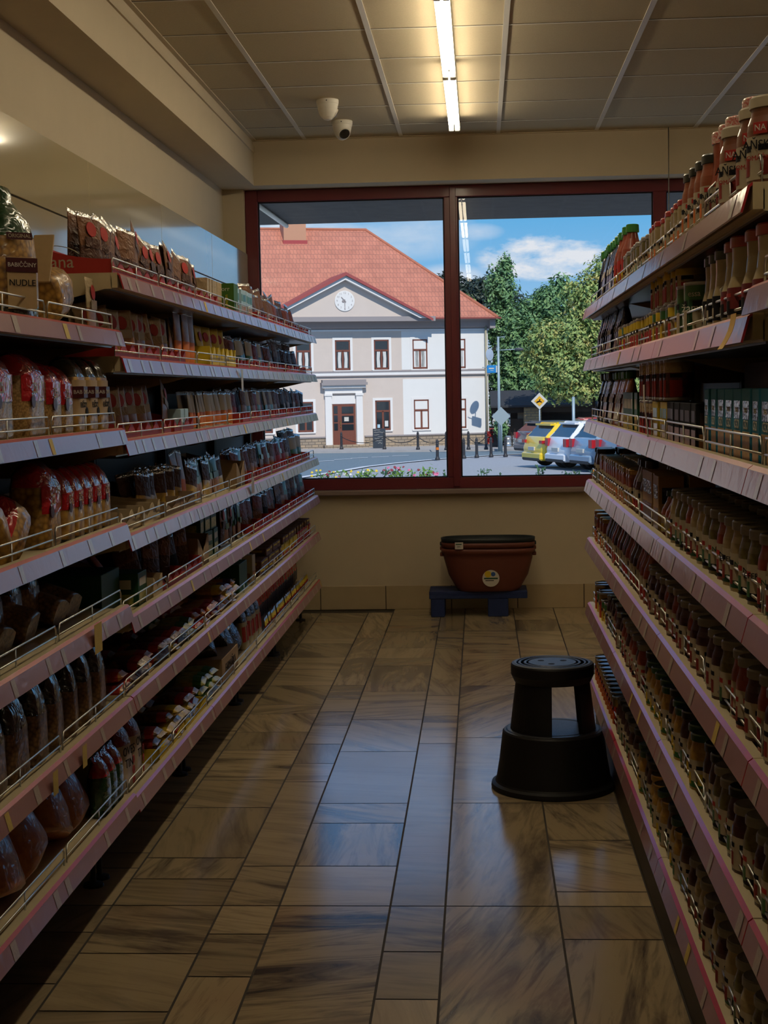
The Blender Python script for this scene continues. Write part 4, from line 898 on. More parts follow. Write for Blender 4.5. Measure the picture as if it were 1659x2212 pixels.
def can(name, desc, body, r, h, band=None, pic=None):
    b = MB().lathe([(r*.97,0),(r,.002),(r,.005),(r*.975,.007),(r*.975,h-.007),(r,h-.005),(r,h-.001),(r*.95,h),(r*.93,h-.003),(.001,h-.003)], M_steel, 18)
    q = MB(); arc(q, r*.985, -pi, pi, .008, h-.008, body, 20)
    if band: arc(q, r*.99, -pi, pi, h*.68, h-.008, band, 20)
    if pic:
        for a in (-pi/2, -pi/2+1.2, -pi/2-1.2): arc(q, r*.993, a-.42, a+.42, h*.10, h*.50, pic, 5)
    for a in (-pi/2, -pi/2+1.2, -pi/2-1.2): arc(q, r*.994, a-.40, a+.40, h*.56, h*.66, M_ink, 4)
    return proto(name, 'can', desc, b, [('paper_label', q)])
def bottle(name, desc, content, cap, r, h, label=M_cream, pic=M_redp):
    b = MB().lathe([(r*.9,0),(r,.006),(r,h*.52),(r*.9,h*.62),(r*.55,h*.78),(r*.45,h*.86),(r*.45,h*.90)], content, 16)
    c = MB().lathe([(r*.55,h*.875),(r*.58,h*.88),(r*.55,h*.99),(r*.45,h),(.001,h)], cap, 14)
    q = MB(); arc(q, r*1.012, -pi*.95, pi*.45, h*.12, h*.48, label, 16); arc(q, r*1.018, -pi/2-.5, -pi/2+.5, h*.15, h*.30, pic, 5); arc(q, r*1.018, -pi/2+.6, -pi/2+1.4, h*.34, h*.42, M_ink, 5)
    return proto(name, 'bottle', desc, b, [('cap', c), ('paper_label', q)])
def pouch(name, desc, film, cap, w_, h, pic=None):
    b = MB().loft([(0,w_/2,.032,2.4,0,0),(h*.08,w_/2,.033,2.4,0,0),(h*.5,w_/2*.97,.026,2.2,0,0),(h*.80,w_/2*.88,.012,2,0,0),(h*.86,w_/2*.7,.008,2,0,0)], film, seg=16, jit=.03, rnd=rp)
    c = MB().lathe([(.013,h*.85),(.016,h*.87),(.0165,h*.98),(.013,h),(.001,h)], cap, 12)
    q = [('cap', c)]
    if pic:
        m = MB(); m.add([(-w_*.36,-.034,h*.12),(w_*.36,-.034,h*.12),(w_*.30,-.022,h*.60),(-w_*.30,-.022,h*.60)], [(0,1,2,3)], pic); m.add([(-w_*.30,-.029,h*.44),(w_*.30,-.029,h*.44),(w_*.28,-.0255,h*.54),(-w_*.28,-.0255,h*.54)], [(0,1,2,3)], M_whitep); q.append(('printed_panel', m))
    return proto(name, 'pouch', desc, b, q)
def sachet(name, desc, c1, c2, w_, h, t=.008, crimp=None, logo=None, panel=None, cat='sachet'):
    crimp = crimp or M_foil
    b = MB().loft([(0,w_/2,.001,2,0,0),(.010,w_/2,.0015,1.6,0,0),(h*.14,w_/2*.98,t*.9,1.35,0,0),(h*.46,w_/2*.97,t,1.35,rp.uniform(-.002,.002),0),(h*.80,w_/2*.97,t*.55,1.4,0,.002),(h-.012,w_/2,.0018,1.6,0,.003),(h,w_/2*1.01,.0009,2,0,.004)], c1, [crimp,c2,c2,c1,c1,crimp], 14, .035, rp)
    q = []
    if logo: q.append(('logo', MB().lathe([(w_*.21,0),(w_*.20,.0012)], logo, 18), (0,-t*.85+.001,h*.74), (pi/2-.07,0,0)))
    if panel: q.append(('printed_panel', MB().box((-w_*.30,-t*1.06,h*.44),(w_*.30,-t*1.0,h*.60), panel)))
    return proto(name, cat, desc, b, q)
def carton(name, desc, body, w_, d_, h, front=None, band=None, cat='carton', text=None, tsize=.02, tm=None):
    b = MB().bbox((-w_/2,-d_/2,0),(w_/2,d_/2,h), body, .0015); q = []
    if front: 
        m = MB(); m.box((-w_*.42,-d_/2-.0006,h*.06),(w_*.42,-d_/2,h*.44), front)
        for sx in (-1,1): m.box((sx*w_/2-(.0006 if sx < 0 else 0),-d_*.40,h*.06),(sx*w_/2+(.0006 if sx > 0 else 0),d_*.40,h*.36), front)
        q.append(('picture_panel', m))
    if band:
        m = MB(); m.box((-w_*.36,-d_/2-.0007,h*.60),(w_*.36,-d_/2,h*.84), band)
        for sx in (-1,1): m.box((sx*w_/2-(.0007 if sx < 0 else 0),-d_*.36,h*.52),(sx*w_/2+(.0007 if sx > 0 else 0),d_*.36,h*.80), band)
        q.append(('printed_band', m))
    return proto(name, cat, desc, b, q)
def bag(name, desc, content, topm, w_, d_, h, patch=None, tuft=True, botm=None, cat='bag', split=.62, seed=1, text=None):
    r_ = random.Random(seed); k = split
    R = [(0,w_*.46,d_*.44,2.6,0,0),(h*.05,w_*.5,d_*.5,2.8,0,0),(h*.12,w_*.51,d_*.51,2.6,0,0),(h*k*.6,w_*.53,d_*.53,2.4,0,0),(h*k,w_*.5,d_*.48,2.3,0,0),(h*(k+.12),w_*.45,d_*.38,2.1,.004,0),(h*(k+.22),w_*.34,d_*.22,2,.006,.004)]
    M_ = [botm or content, botm or content, content, content, topm, topm]
    if tuft: R += [(h*.90,w_*.16,d_*.10,2,.010,.006),(h*.94,w_*.18,d_*.10,2,.012,.006),(h,w_*.26,d_*.05,2,.016,.01)]; M_ += [topm]*3
    else: R += [(h*.94,w_*.44,d_*.04,2,.004,.006),(h,w_*.46,.002,2,.004,.01)]; M_ += [topm]*2
    b = MB().loft(R, content, M_, 20, .045, r_); q = []
    if patch:
        m = MB(); z0, z1 = h*k*.30, h*k*.85
        for a in (-pi/2, -pi/2+(.95), -pi/2-(.95)):
            n = 5; V = []
            for z in (z0, z1):
                for i in range(n+1):
                    aa = a-.34+.68*i/n; ca, sa = cos(aa), sin(aa); V.append((w_*.545*math.copysign(abs(ca)**.83, ca), d_*.545*math.copysign(abs(sa)**.83, sa), z))
            m.add(V, [(i,i+1,n+2+i,n+1+i) for i in range(n)], patch, True)
        q.append(('label_patch', m))
    return proto(name, cat, desc, b, q)
def pack(name, desc, m1, m2, w_, d_, h, seed=3, cat='packet'):
    """flat noodle packet lying down: pillow with crimped ends (long axis = x)"""
    V = []; F = []; mi = []; n, k = 9, 12; r_ = random.Random(seed); b = MB()
    for i in range(n):
        u = -1+2*i/(n-1); th = (1-abs(u)**4)**.6 if abs(u) < .99 else .04; wd = 1. if abs(u) < .9 else 1.03
        for j in range(k):
            a = 2*pi*j/k; ca, sa = cos(a), sin(a)
            V.append((u*w_/2, d_/2*wd*math.copysign(abs(ca)**.55, ca), h/2+h/2*th*math.copysign(abs(sa)**.8, sa)*(1+r_.uniform(-.12,.12))))
    for i in range(n-1):
        for j in range(k): b.add([V[i*k+j],V[i*k+(j+1)%k],V[(i+1)*k+(j+1)%k],V[(i+1)*k+j]], [(0,1,2,3)], M_cell if i in (0,n-2) and False else (m2 if i in (1,2) else m1), True)
    return proto(name, cat, desc, b)
def tray(desc, m, w_, d_, hf, hb, n, name='display_tray', inner=None, side_text=None):
    """open display box with a scalloped front and curved side walls; front faces -y"""
    b = MB(); t = .003; inner = inner or M_card
    b.box((-w_/2,-d_/2,0),(w_/2,d_/2,t), inner)
    b.box((-w_/2,d_/2-t,0),(w_/2,d_/2,hb), m)
    P = [(-w_/2,0),(w_/2,0)]
    for k in range(n-1,-1,-1):
        x0 = -w_/2+w_*k/n; x1 = x0+w_/n; xm = (x0+x1)/2
        P += [(x1,hf),(x1-w_/n*.12,hf*.92),(xm,hf*.42),(x0+w_/n*.12,hf*.92)]
    P += [(-w_/2,hf)]
    b.prism(P, 'y', -d_/2, -d_/2+t, m)
    for sx in (-1,1):
        Q = [(-d_/2,0),(d_/2,0),(d_/2,hb)]+[(-d_/2+d_*k/6, hf+(hb-hf)*(k/6)**2) for k in range(5,0,-1)]+[(-d_/2,hf)]
        b.prism(Q, 'x', sx*w_/2-t/2, sx*w_/2+t/2, m)
    q = []
    e = MB()
    for k in range(n): e.lathe([(.010,0),(.009,.0008)], M_yellow, 8, c=(0,0,0)) if False else None
    for k in range(n+1 if n > 1 else 0):
        x = min(max(-w_/2+w_*k/n, -w_/2+.012), w_/2-.012); e.box((x-.007,-d_/2-.0006,hf*.45),(x+.007,-d_/2,hf*.62), M_orange if m is M_redp else M_cream)
    if n > 1: q = [('emblem', e)]
    return proto(name, 'display box', desc, b, q)
# ---- spice and soup shelving
T_red = tray('red display tray with scalloped front', M_redp, .345, .30, .052, .125, 3)
T_red2 = tray('low red display tray', M_redp, .30, .26, .048, .085, 3)
T_yel = tray('yellow display tray', M_yellow, .20, .24, .085, .12, 2, inner=M_yellow)
T_card = tray('open brown cardboard tray', M_card, .26, .30, .06, .10, 1, name='cardboard_tray')
T_cardy = tray('shallow yellow printed noodle tray', M_yellow, .40, .34, .045, .06, 1, name='cardboard_tray')
B_open = tray('open kraft cardboard box', M_cardl, .135, .34, .072, .13, 1, name='cardboard_box', inner=M_card)
B_vcut = tray('cardboard box with V-cut front', M_card, .22, .26, .11, .15, 1, name='cardboard_box')
M_dred = mat('dark red sachet print', (.22,.035,.028), .55, spec=.15, coat=.06, bump=.9, bscale=34)
s_brown = sachet('spice_sachet', 'dark brown spice sachet', M_brown, M_dbrown, .105, .185, .010, panel=None)
s_brown2 = sachet('spice_sachet', 'brown spice sachet with red badge', M_brown, M_dbrown, .105, .18, .010, logo=M_redp, panel=M_dbrown)
M_kraft = mat('kraft sachet paper', (.36,.25,.14), .55, spec=.15, coat=.06, bump=.8, bscale=34)
M_soupcream = mat('cream sachet film', (.46,.36,.22), .5, spec=.15, coat=.06, bump=.8, bscale=34)
s_logo = sachet('soup_sachet', 'cream soup sachet with red round badge', M_soupcream, P_dish, .100, .155, .009, crimp=M_soupcream, logo=M_redp, panel=M_kraft)
s_logo2 = sachet('soup_sachet', 'kraft brown soup sachet with red round badge', M_kraft, P_dish, .100, .16, .009, crimp=M_kraft, logo=M_redp, panel=M_cream)
s_yel = sachet('soup_sachet', 'yellow soup sachet with red badge', M_yellow, P_dish, .095, .165, .008, crimp=M_yellow, logo=M_redp)
s_ydark = sachet('soup_sachet', 'dark sachet with yellow lower half', M_dbrown, P_yram, .090, .145, .008)
s_orw = sachet('soup_sachet', 'white sachet with orange band', M_whitep, M_orange, .072, .145, .010)
s_sil = sachet('sauce_sachet', 'silver edged red sachet', M_dred, M_redp, .085, .14, .009)
s_sil2 = sachet('sauce_sachet', 'silver edged brown sachet', M_brown, P_dish, .085, .15, .009)
s_brr = sachet('sauce_sachet', 'crumpled red brown sachet', mat('red brown print', (.20,.055,.032), .55, spec=.15, coat=.06, bump=.9, bscale=34), M_brown, .095, .14, .010)
s_grb = sachet('sauce_sachet', 'brown sachet with green band', M_green, P_dish, .090, .155, .009, panel=M_green)
s_dk = sachet('sauce_sachet', 'dark sachet', M_dbrown, M_ink, .09, .135, .009)
s_wht = sachet('sauce_sachet', 'white topped green sachet', M_whitep, M_green, .085, .15, .009)
s_silver = sachet('tall_pouch', 'tall silver topped pouch with orange dish print', P_dish, M_orange, .105, .205, .014, cat='pouch')
k_beige = carton('soup_packet', 'beige soup packet standing on edge', M_cream, .062, .10, .13, front=P_dish, cat='packet')
k_gbl = carton('soup_packet', 'green and pale blue soup packet', M_lblue, .060, .10, .128, front=P_dish, band=M_green, cat='packet')
k_green = carton('soup_carton', 'dark green stock carton', M_dgreen, .22, .20, .125, band=None, cat='carton')
k_greens = carton('soup_carton', 'small dark green carton with pale print', M_dgreen, .12, .16, .10, front=M_peas, band=M_whitep)
k_bflat = carton('gravy_box', 'flat brown and yellow gravy box', M_brown, .12, .16, .035, band=M_yellow, cat='box')
k_yel = carton('stock_box', 'yellow stock cube box', M_yellow, .075, .12, .07, front=M_redp, cat='box')
k_red = carton('stock_box', 'red stock cube box', M_redp, .085, .12, .075, band=M_cream, cat='box')
k_white = carton('tea_box', 'pale blue and green small box', M_lblue, .06, .05, .085, front=M_green, cat='box')
R6_ = ('L',6)
def trays(lev, y0, y1, p, pitch, protos, per, lean=.0, d=.185, sd=.10, back=.12, skip=.12, second=True):
    turn = .22 if lev == 6 or y0 > 5.5 else .45
    y = y0+pitch/2
    while y < y1-.05:
        put(p, SX('L', d), y, RACK['L'][lev]-.0115, pi/2, ('L',lev))
        w_ = pitch/per
        for k in range(per):
            for r in range(2 if second else 1):
                if rp.random() < skip: continue
                ty = rp.uniform(-lean if lean < .3 else -.1, lean)
                put(rp.choice(protos), SX('L', sd+.035*r+.05*abs(ty)), y-pitch/2+w_*(k+.5)+rp.uniform(-.008,.008), RACK['L'][lev]-.006+.04*abs(sin(ty)), pi/2-turn+rp.uniform(-.22,.22), ('L',lev), (-back, ty), r)
        y += pitch
def at(p, side, lev, y, d, tilt=(0,0), rz=0., dz=0., back=0, sc=1.): return put(p, SX(side, d), y, RACK[side][lev]-.0115+dz, RZ_(side)+rz, (side,lev), tilt, back, sc)
# top shelf
trays(6, 4.29, 6.04, T_red, .35, [s_brown,s_brown2], 3, .55, skip=.05)
vt = [r[0] for r in PL if r[1] == ('L',6) and r[0].name.startswith('display_tray')][0]
letters(vt, 'Vitana', .050, M_cream, (-.1745,.02,.045), (-1,0,0)); obj('oval_line', MB().tube([(-.1743,.02+.085*cos(a*.26-2.2 if False else a*.24+.3),.050+.042*sin(a*.24+.3)) for a in range(11)], .0012, M_cream, 5), vt)
at(s_brown2,'L',6,4.95,.12,(-.1,.62),dz=.075); at(s_brown2,'L',6,5.42,.10,(-.1,.25),dz=.03)
k_gbox = carton('soup_carton','upright green carton with yellow lettering',mat('mid green card', (.05,.13,.02), .55, spec=.2),.11,.14,.132)
k_thin = carton('soup_packet','slim beige soup packet standing on edge',M_soupcream,.036,.09,.130,front=P_dish,cat='packet')
run('L',6,6.06,6.42,[k_thin],.062,d=.125,rzj=.15)
gc = at(k_gbox,'L',6,6.50,.105); letters(gc, 'Knorr', .026, M_whitep, (-.0556,-.02,.108), (-1,0,0)); letters(gc, 'na bujón', .020, M_yellow, (-.0556,-.038,.05), (-1,0,0), spin=pi/2)
run('L',6,6.60,7.12,[k_gbl],.074,d=.105,rzj=.12)
trays(6, 7.15, 9.3, T_red2, .305, [s_brr,s_brown,s_sil2,s_dk], 3, .25, d=.17, sd=.095)
# sixth shelf
trays(5, 4.29, 5.36, T_red, .35, [s_logo,s_logo,s_logo2], 3, .18, skip=.16)
at(s_logo2,'L',5,5.42,.10,(-.1,.5),dz=.03); run('L',5,5.42,5.82,[s_silver],.13,d=.09)
trays(5, 5.86, 6.50, T_yel, .21, [s_yel], 2, .28, d=.16, sd=.095, skip=.1)
trays(5, 6.54, 8.2, T_red2, .305, [s_sil,s_sil2,s_wht,s_brr], 3, .22, d=.17, sd=.095)
trays(5, 8.2, 9.3, T_red2, .305, [s_dk,s_brr,s_brown], 3, .3, d=.17, sd=.095)
# fifth shelf
trays(4, 4.36, 5.08, T_red, .345, [s_logo,s_logo2,s_logo], 3, .06, skip=.0); at(s_logo2,'L',4,5.22,.09,(-.1,.42),dz=.03); at(T_red,'L',4,5.28,.185)
at(k_white,'L',4,5.33,.075); at(k_white,'L',4,5.41,.075)
run('L',4,5.62,6.62,[s_orw],.074,d=.085,rows=2,dp=.03,lean=.05,back=.06,rzj=.25)
trays(4, 6.64, 8.15, T_red2, .305, [s_sil,s_wht,s_sil2], 3, .16, d=.17, sd=.095); trays(4, 8.15, 9.3, T_red2, .305, [s_dk,s_brr,s_sil2], 3, .25, d=.17, sd=.095)
# fourth shelf
run('L',3,4.29,4.86,[B_open],.142,d=.205); at(sachet('photo_card','white photo card leaning in the open boxes',M_whitep,P_dish,.06,.12,.003,crimp=M_whitep,cat='card'),'L',3,4.60,.14,(-.5,-.35),dz=.05)
trays(3, 4.9, 5.44, T_card, .27, [s_ydark], 4, .28, sd=.10, skip=.0); at(s_silver,'L',3,5.50,.10,(-.1,-.12)); at(s_silver,'L',3,5.57,.10,(-.1,.1))
run('L',3,5.62,6.46,[s_grb,s_grb,s_ydark],.078,d=.09,rows=2,dp=.035,lean=.16,back=.08,rzj=.35)
at(B_vcut,'L',3,6.60,.18); at(s_brr,'L',3,6.56,.16,(-.2,.2),dz=.02)
trays(3, 6.74, 8.6, T_red2, .305, [s_sil2,s_grb,s_sil,s_brr], 3, .18, d=.17, sd=.095); trays(3, 8.6, 9.28, T_red2, .305, [s_dk,s_wht,s_brown], 3, .2, d=.17, sd=.095)
# third shelf
at(k_green,'L',2,4.42,.20,dz=0); at(k_greens,'L',2,4.62,.13); at(B_open,'L',2,4.75,.20); at(s_silver,'L',2,4.62,.16,(-.7,.3),dz=.08)
trays(2, 4.84, 5.54, T_red, .345, [s_brown,s_dk], 3, .2, skip=.3); at(B_vcut,'L',2,5.66,.18)
run('L',2,5.78,6.25,[k_greens],.13,d=.16); run('L',2,5.78,6.25,[k_greens],.13,d=.17,zz=.101)
run('L',2,6.28,6.84,[s_brown2,s_grb],.10,d=.09,rows=2,dp=.04,lean=.12)
trays(2, 6.86, 8.1, T_red2, .305, [s_brr,s_dk], 3, .2, d=.17, sd=.095, skip=.35); trays(2, 8.1, 9.28, T_red2, .305, [s_sil2,s_grb,s_brown], 3, .2, d=.17, sd=.095)
# second shelf: instant noodles, stock
n_red = pack('noodle_packet','red and orange instant noodle packet',P_ramen,M_redp,.125,.10,.036,3); n_yel = pack('noodle_packet','yellow instant noodle packet',P_yram,M_yellow,.125,.10,.036,4); n_grn = pack('noodle_packet','green instant noodle packet',P_gram,M_green,.125,.10,.036,5); n_pur = pack('noodle_packet','orange and purple noodle packet',P_ramen,M_purple,.125,.10,.036,6); n_brn = pack('noodle_packet','brown noodle packet',P_brown,M_redp,.125,.10,.036,7)
def stack(lev, y0, y1, protos, pitch=.108, hs=(2,3), ds=(.10,.225), side='L'):
    y = y0+pitch/2
    while y < y1-.03:
        for r, d in enumerate(ds):
            for k in range(rp.choice(hs)):
                put(rp.choice(protos), SX(side, d+rp.uniform(-.01,.01)), y+rp.uniform(-.006,.006), RACK[side][lev]-.0115+.034*k, RZ_(side)+pi/2+rp.uniform(-.12,.12), (side,lev), (rp.uniform(-.1,.1), rp.uniform(-.06,.06)), r)
        y += pitch
stack(1, 4.29, 4.75, [n_brn,n_red], hs=(1,2)); stack(1, 4.78, 5.2, [n_yel,n_brn], hs=(1,2)); stack(1, 5.2, 5.45, [n_grn], hs=(2,)); stack(1, 5.45, 5.95, [n_red], hs=(2,)); stack(1, 5.95, 6.45, [n_pur,n_yel], hs=(2,3))
gc = at(k_green,'L',1,6.66,.16); letters(gc, 'Knorr', .034, M_whitep, (-.1105,-.04,.06), (-1,0,0)); at(k_green,'L',1,6.44,.36,back=1)
run('L',1,6.80,7.15,[k_beige,s_wht],.08,d=.10)
run('L',1,7.15,7.9,[k_bflat],.125,d=.13); run('L',1,7.15,7.9,[k_bflat],.125,d=.13,zz=.0355); run('L',1,7.4,7.9,[k_bflat],.125,d=.14,zz=.071)
run('L',1,7.92,8.6,[k_yel],.08,d=.11,rows=2,dp=.13); run('L',1,8.6,9.28,[k_red,k_red,k_yel],.09,d=.11,rows=2,dp=.13); run('L',1,7.92,9.2,[k_bflat],.125,d=.13,zz=.076)
# bottom shelf
M_rwbag = mat('white paper bag print', (.55,.46,.36), .5, coat=.3, noise=.15, scale=50)
fl_bag = bag('snack_bag','white bag with dark red top',M_rwbag,mat('dark red film', (.20,.01,.02), .3, coat=.7, bump=.5),.125,.075,.215,tuft=False,split=.66,seed=9)
for i, y in enumerate((4.36,4.50)):
    o = at(fl_bag,'L',0,y,.085,rz=.12*(i-.5)); letters(o,'OVES',.036,M_ink,(-.012,-.0425,.125),(-.12,-1,.02)); letters(o,'TIN',.036,M_ink,(-.012,-.0425,.088),(-.12,-1,.02))
    for k in range(3): obj('badge', MB().lathe([(.013,0),(.012,.001)], M_redp, 14), o, (.028,-.0425,.03+.03*k), (pi/2,0,0))
at(T_cardy,'L',0,4.90,.20); at(T_cardy,'L',0,5.33,.20)
stack(0, 4.70, 5.5, [n_yel,n_brn], hs=(2,3)); stack(0, 5.55, 5.95, [n_grn], hs=(2,3))
bxm = MB(); bxm.bbox((-.20,-.15,0),(.20,.15,.10), M_card, .002); bx = proto('cardboard_box','box','large brown cardboard box with black lettering',bxm); o = at(bx,'L',0,6.20,.20,rz=0); letters(o,'FARMÁŘKA',.040,M_ink,(-.2008,0,.055),(-1,0,0)); letters(o,'5 kg',.022,M_ink,(-.2008,.0,.022),(-1,0,0)); letters(o,'FARMÁŘKA',.05,M_ink,(0,-.1508,.05),(0,-1,0))
bl = bag('rice_bag','crumpled dark blue bag',M_navy,M_foil,.15,.09,.17,tuft=False,seed=4); 
for y, t in ((6.05,.5),(6.30,.6),(6.52,.4),(6.70,-.3)): at(bl,'L',0,y,.12,(-.4,t),dz=.10 if y < 6.4 else .03)
fp = bag('flour_pouch','tall pale and navy pouch',mat('pale pouch print', (.40,.36,.24), .4, coat=.5, noise=.2, scale=60),M_navy,.11,.05,.205,patch=M_redp,tuft=False,seed=5,cat='pouch')
for y in (6.86,6.99,7.13,7.26): at(fp,'L',0,y,.10,(-.05,rp.uniform(-.1,.1)))
rd = pouch('sauce_pouch','dark pouch with red top',M_navy,M_redlid,.072,.185); rd2 = sachet('sauce_pouch','dark pouch with broad red crimp',M_redfilm,M_navy,.068,.185,.016,crimp=M_redfilm,cat='pouch')
run('L',0,7.34,9.28,[rd2],.072,d=.15,rows=2,dp=.06,lean=.05)
sm = sachet('seasoning_sachet','small red and yellow sachet',M_yellow,M_redp,.06,.065,.006); run('L',0,7.34,9.26,[sm],.066,d=.072,lean=.08)
def block(name, desc, content, topm, w_, d_, h, split=.74, front=None, foot=None, seed=1, fz=(.42,1.)):
    """block shaped film bag: square sides, rounded hood on top, printed band down the front"""
    r_ = random.Random(seed); k = split; fo = foot or content
    R = [(0,w_*.46,d_*.45,4,0,0),(h*.05,w_*.49,d_*.49,4.5,0,0),(h*.10,w_*.50,d_*.50,4.5,0,0),(h*k*.45,w_*.515,d_*.51,4,0,0),(h*k*.8,w_*.50,d_*.505,4,0,0),(h*k,w_*.50,d_*.49,4,0,0),(h*(k+(1-k)*.45),w_*.47,d_*.43,3.2,.002,.004),(h*(k+(1-k)*.8),w_*.38,d_*.28,2.6,.004,.008),(h*.985,w_*.30,d_*.12,2.2,.006,.010),(h,w_*.22,d_*.02,2,.006,.012)]
    b = MB().loft(R, content, [fo,content,content,content,content,topm,topm,topm,topm], 24, .03, r_); q = []
    if front:
        m = MB(); n = 8; V = []; zs = [h*fz[0], h*(fz[0]+k)/2 if fz[1] > k else h*(fz[0]+fz[1])/2, h*min(fz[1],k)]
        for z in zs:
            for i in range(n+1):
                a = -pi/2-1.05+2.1*i/n; ca, sa = cos(a), sin(a); V.append((w_*.522*math.copysign(abs(ca)**.5, ca), d_*.522*math.copysign(abs(sa)**.5, sa), z))
        m.add(V, [(j*(n+1)+i, j*(n+1)+i+1, (j+1)*(n+1)+i+1, (j+1)*(n+1)+i) for j in range(2) for i in range(n)], front, True); q.append(('front_label', m))
    return proto(name, 'bag', desc, b, q)
# ---- pasta bags (bay closest to the viewer)
def babic(seed, content, w_, d_, h, topm, desc, word, off=0.):
    return bag('pasta_bag', desc, content, topm, w_, d_, h, tuft=True, botm=M_blackfilm if topm is M_blackfilm or topm is M_greenfilm else None, seed=seed)
pb1 = babic(31, P_fusilli, .17, .11, .31, M_greenfilm, 'big spiral pasta bag with gathered dark green top','')
o = at(pb1,'N',5,3.50,.085); 
def plate(o, txt, sz, m, loc, nrm, pw, ph, pm, name='name_plate'):
    z = Vector(nrm).normalized(); q = z.to_track_quat('Z','Y').to_euler()
    b_ = MB().bbox((-pw/2,-ph/2,-.0004),(pw/2,ph/2,.0008), pm, .0003); y = Vector((0,0,1)); y = (y-z*y.dot(z)).normalized(); x = y.cross(z)
    M = Matrix((x,y,z)).transposed().to_4x4(); M.translation = Vector(loc); c = obj(name, b_, o); c.matrix_local = M
    if txt: letters(c, txt, sz, m, (0,0,.0011), (0,0,1), (0,1,0))
M_bord = mat('dark maroon name plate', (.06,.01,.015), .4)
M_kraftl = mat('kraft paper label', (.42,.29,.15), .6, noise=.1, scale=60)
plate(o,'ORIGINAL',.012,M_cream,(-.072,-.048,.190),(-.75,-.66,.1),.062,.016,M_bord); plate(o,'',.03,M_cream,(-.074,-.051,.085),(-.75,-.66,.0),.070,.115,M_kraftl,'paper_label'); plate(o,'BABIČČINY',.0135,M_whitep,(-.0758,-.0526,.125),(-.75,-.66,.0),.076,.032,M_bord); plate(o,'NUDLE',.020,M_ink,(-.0755,-.0522,.085),(-.75,-.66,.0),.001,.001,M_kraftl,'word')
pb2 = bag('pasta_bag','clear bag of spiral pasta lying on its side',P_fusilli,M_cell,.13,.12,.20,tuft=False,split=.7,seed=32); at(pb2,'N',5,3.80,.11,(0,1.35),dz=.07); at(pb2,'N',5,3.74,.17,(0,1.3),dz=.12)
plate(at(carton('price_board','price board leaning on the pasta bags',M_kraftl,.006,.05,.13,cat='card'),'N',5,3.62,.05,(0,.45),dz=.10),'',.01,M_ink,(0,0,.06),(0,-1,0),.001,.001,M_kraftl,'blank_face')
run('N',5,3.98,4.24,[s_dk,s_brown],.055,d=.20,lean=.05); at(s_logo,'N',5,4.22,.08)
rb = block('pasta_bag','small pasta bag with red hood',P_small,M_redfilm,.115,.085,.185,seed=33,front=M_redfilm,fz=(.45,.74),foot=M_blackfilm); rbb = block('pasta_bag','large small-shell pasta bag with red hood',P_small,M_redfilm,.17,.10,.205,seed=34,front=M_redfilm,fz=(.45,.74))
for i, (y, p, s) in enumerate(((3.28,rbb,1.),(3.53,rbb,1.),(3.72,rb,1.),(3.835,rb,.97))):
    o = at(p,'N',4,y,.088,sc=s); k = p is rbb; fy = -.0535 if k else -.0458
    letters(o,'Zá',.034,M_cream,(-.03 if k else -.02,fy,.122 if k else .110),(0,-1,0)); obj('badge', MB().lathe([(.016,0),(.015,.0012)], M_bord, 14), o, (-.045 if k else -.028,fy+.0005,.092 if k else .083), (pi/2,0,0))
M_smoke = mat('smoky film', (.06,.05,.035), .25, coat=.9, bump=.9, bscale=22)
fb_ = block('pasta_bag','wide noodle bag with smoky hood and brown name plate',P_nest,M_smoke,.115,.090,.205,seed=35,foot=M_blackfilm,front=M_kraftl,fz=(.25,.70))
for y in (3.955,4.075,4.195):
    o = at(fb_,'N',4,y,.088); plate(o,'BABIČČINY',.0150,M_whitep,(-.004,-.0478,.112),(0,-1,0),.088,.030,M_bord); letters(o,'FLÍČKY',.020,M_ink,(0,-.0478,.078),(0,-1,0)); plate(o,'BAB',.014,M_whitep,(-.050,-.046,.112),(-.75,-.66,0),.034,.030,M_bord); obj('badge', MB().lathe([(.013,0),(.012,.001)], M_ink, 14), o, (.03,-.0478,.06), (pi/2,0,0))
T_rd = tray('dark red open carton behind the noodle bags',mat('dark red card', (.25,.015,.02), .5),.28,.2,.10,.17,1); at(T_rd,'N',4,4.05,.26,dz=.02)
fu = block('pasta_bag','spiral pasta bag with red hood',P_fusilli,M_redfilm,.15,.10,.215,seed=36,split=.70,front=M_redfilm,fz=(.4,.70)); nd = block('pasta_bag','short noodle bag with red hood',P_nest,M_redfilm,.095,.085,.185,seed=37,split=.68,front=M_redfilm,fz=(.45,.68),foot=M_blackfilm)
at(bag('pasta_bag','crumpled red pasta bag lying at the front',P_nest,M_redfilm,.20,.13,.20,seed=38,split=.35),'N',3,3.26,.10,(-.35,.75),dz=.05); at(fu,'N',3,3.10,.20,(0,1.2),dz=.08)
at(bag('pasta_bag','second crumpled red pasta bag beneath the first',P_fusilli,M_redfilm,.20,.13,.19,seed=39,split=.3),'N',3,3.40,.09,(-.3,-.7),dz=.03)
o = at(fu,'N',3,3.69,.10); letters(o,'Zá',.036,M_cream,(-.03,-.0535,.118),(0,-1,0)); obj('badge', MB().lathe([(.016,0),(.015,.0012)], M_bord, 14), o, (-.04,-.053,.09), (pi/2,0,0))
for y in (3.825,3.92,4.015,4.11,4.205): 
    o = at(nd,'N',3,y,.09); letters(o,'Zá',.030,M_cream,(-.012,-.0455,.108),(0,-1,0)); obj('badge', MB().lathe([(.013,0),(.012,.0012)], M_bord, 14), o, (-.015,-.0455,.088), (pi/2,0,0))
bb = block('snack_bag','brown snack bag with black top',P_brown,M_blackfilm,.115,.075,.215,seed=40,split=.55); bt = bag('snack_bag','tall dark snack bag',P_brown,M_blackfilm,.14,.09,.25,seed=41,split=.45)
for y, t in ((3.55,0),(3.70,.05),(3.86,0)): at(bt,'N',2,y,.20,(0,t))
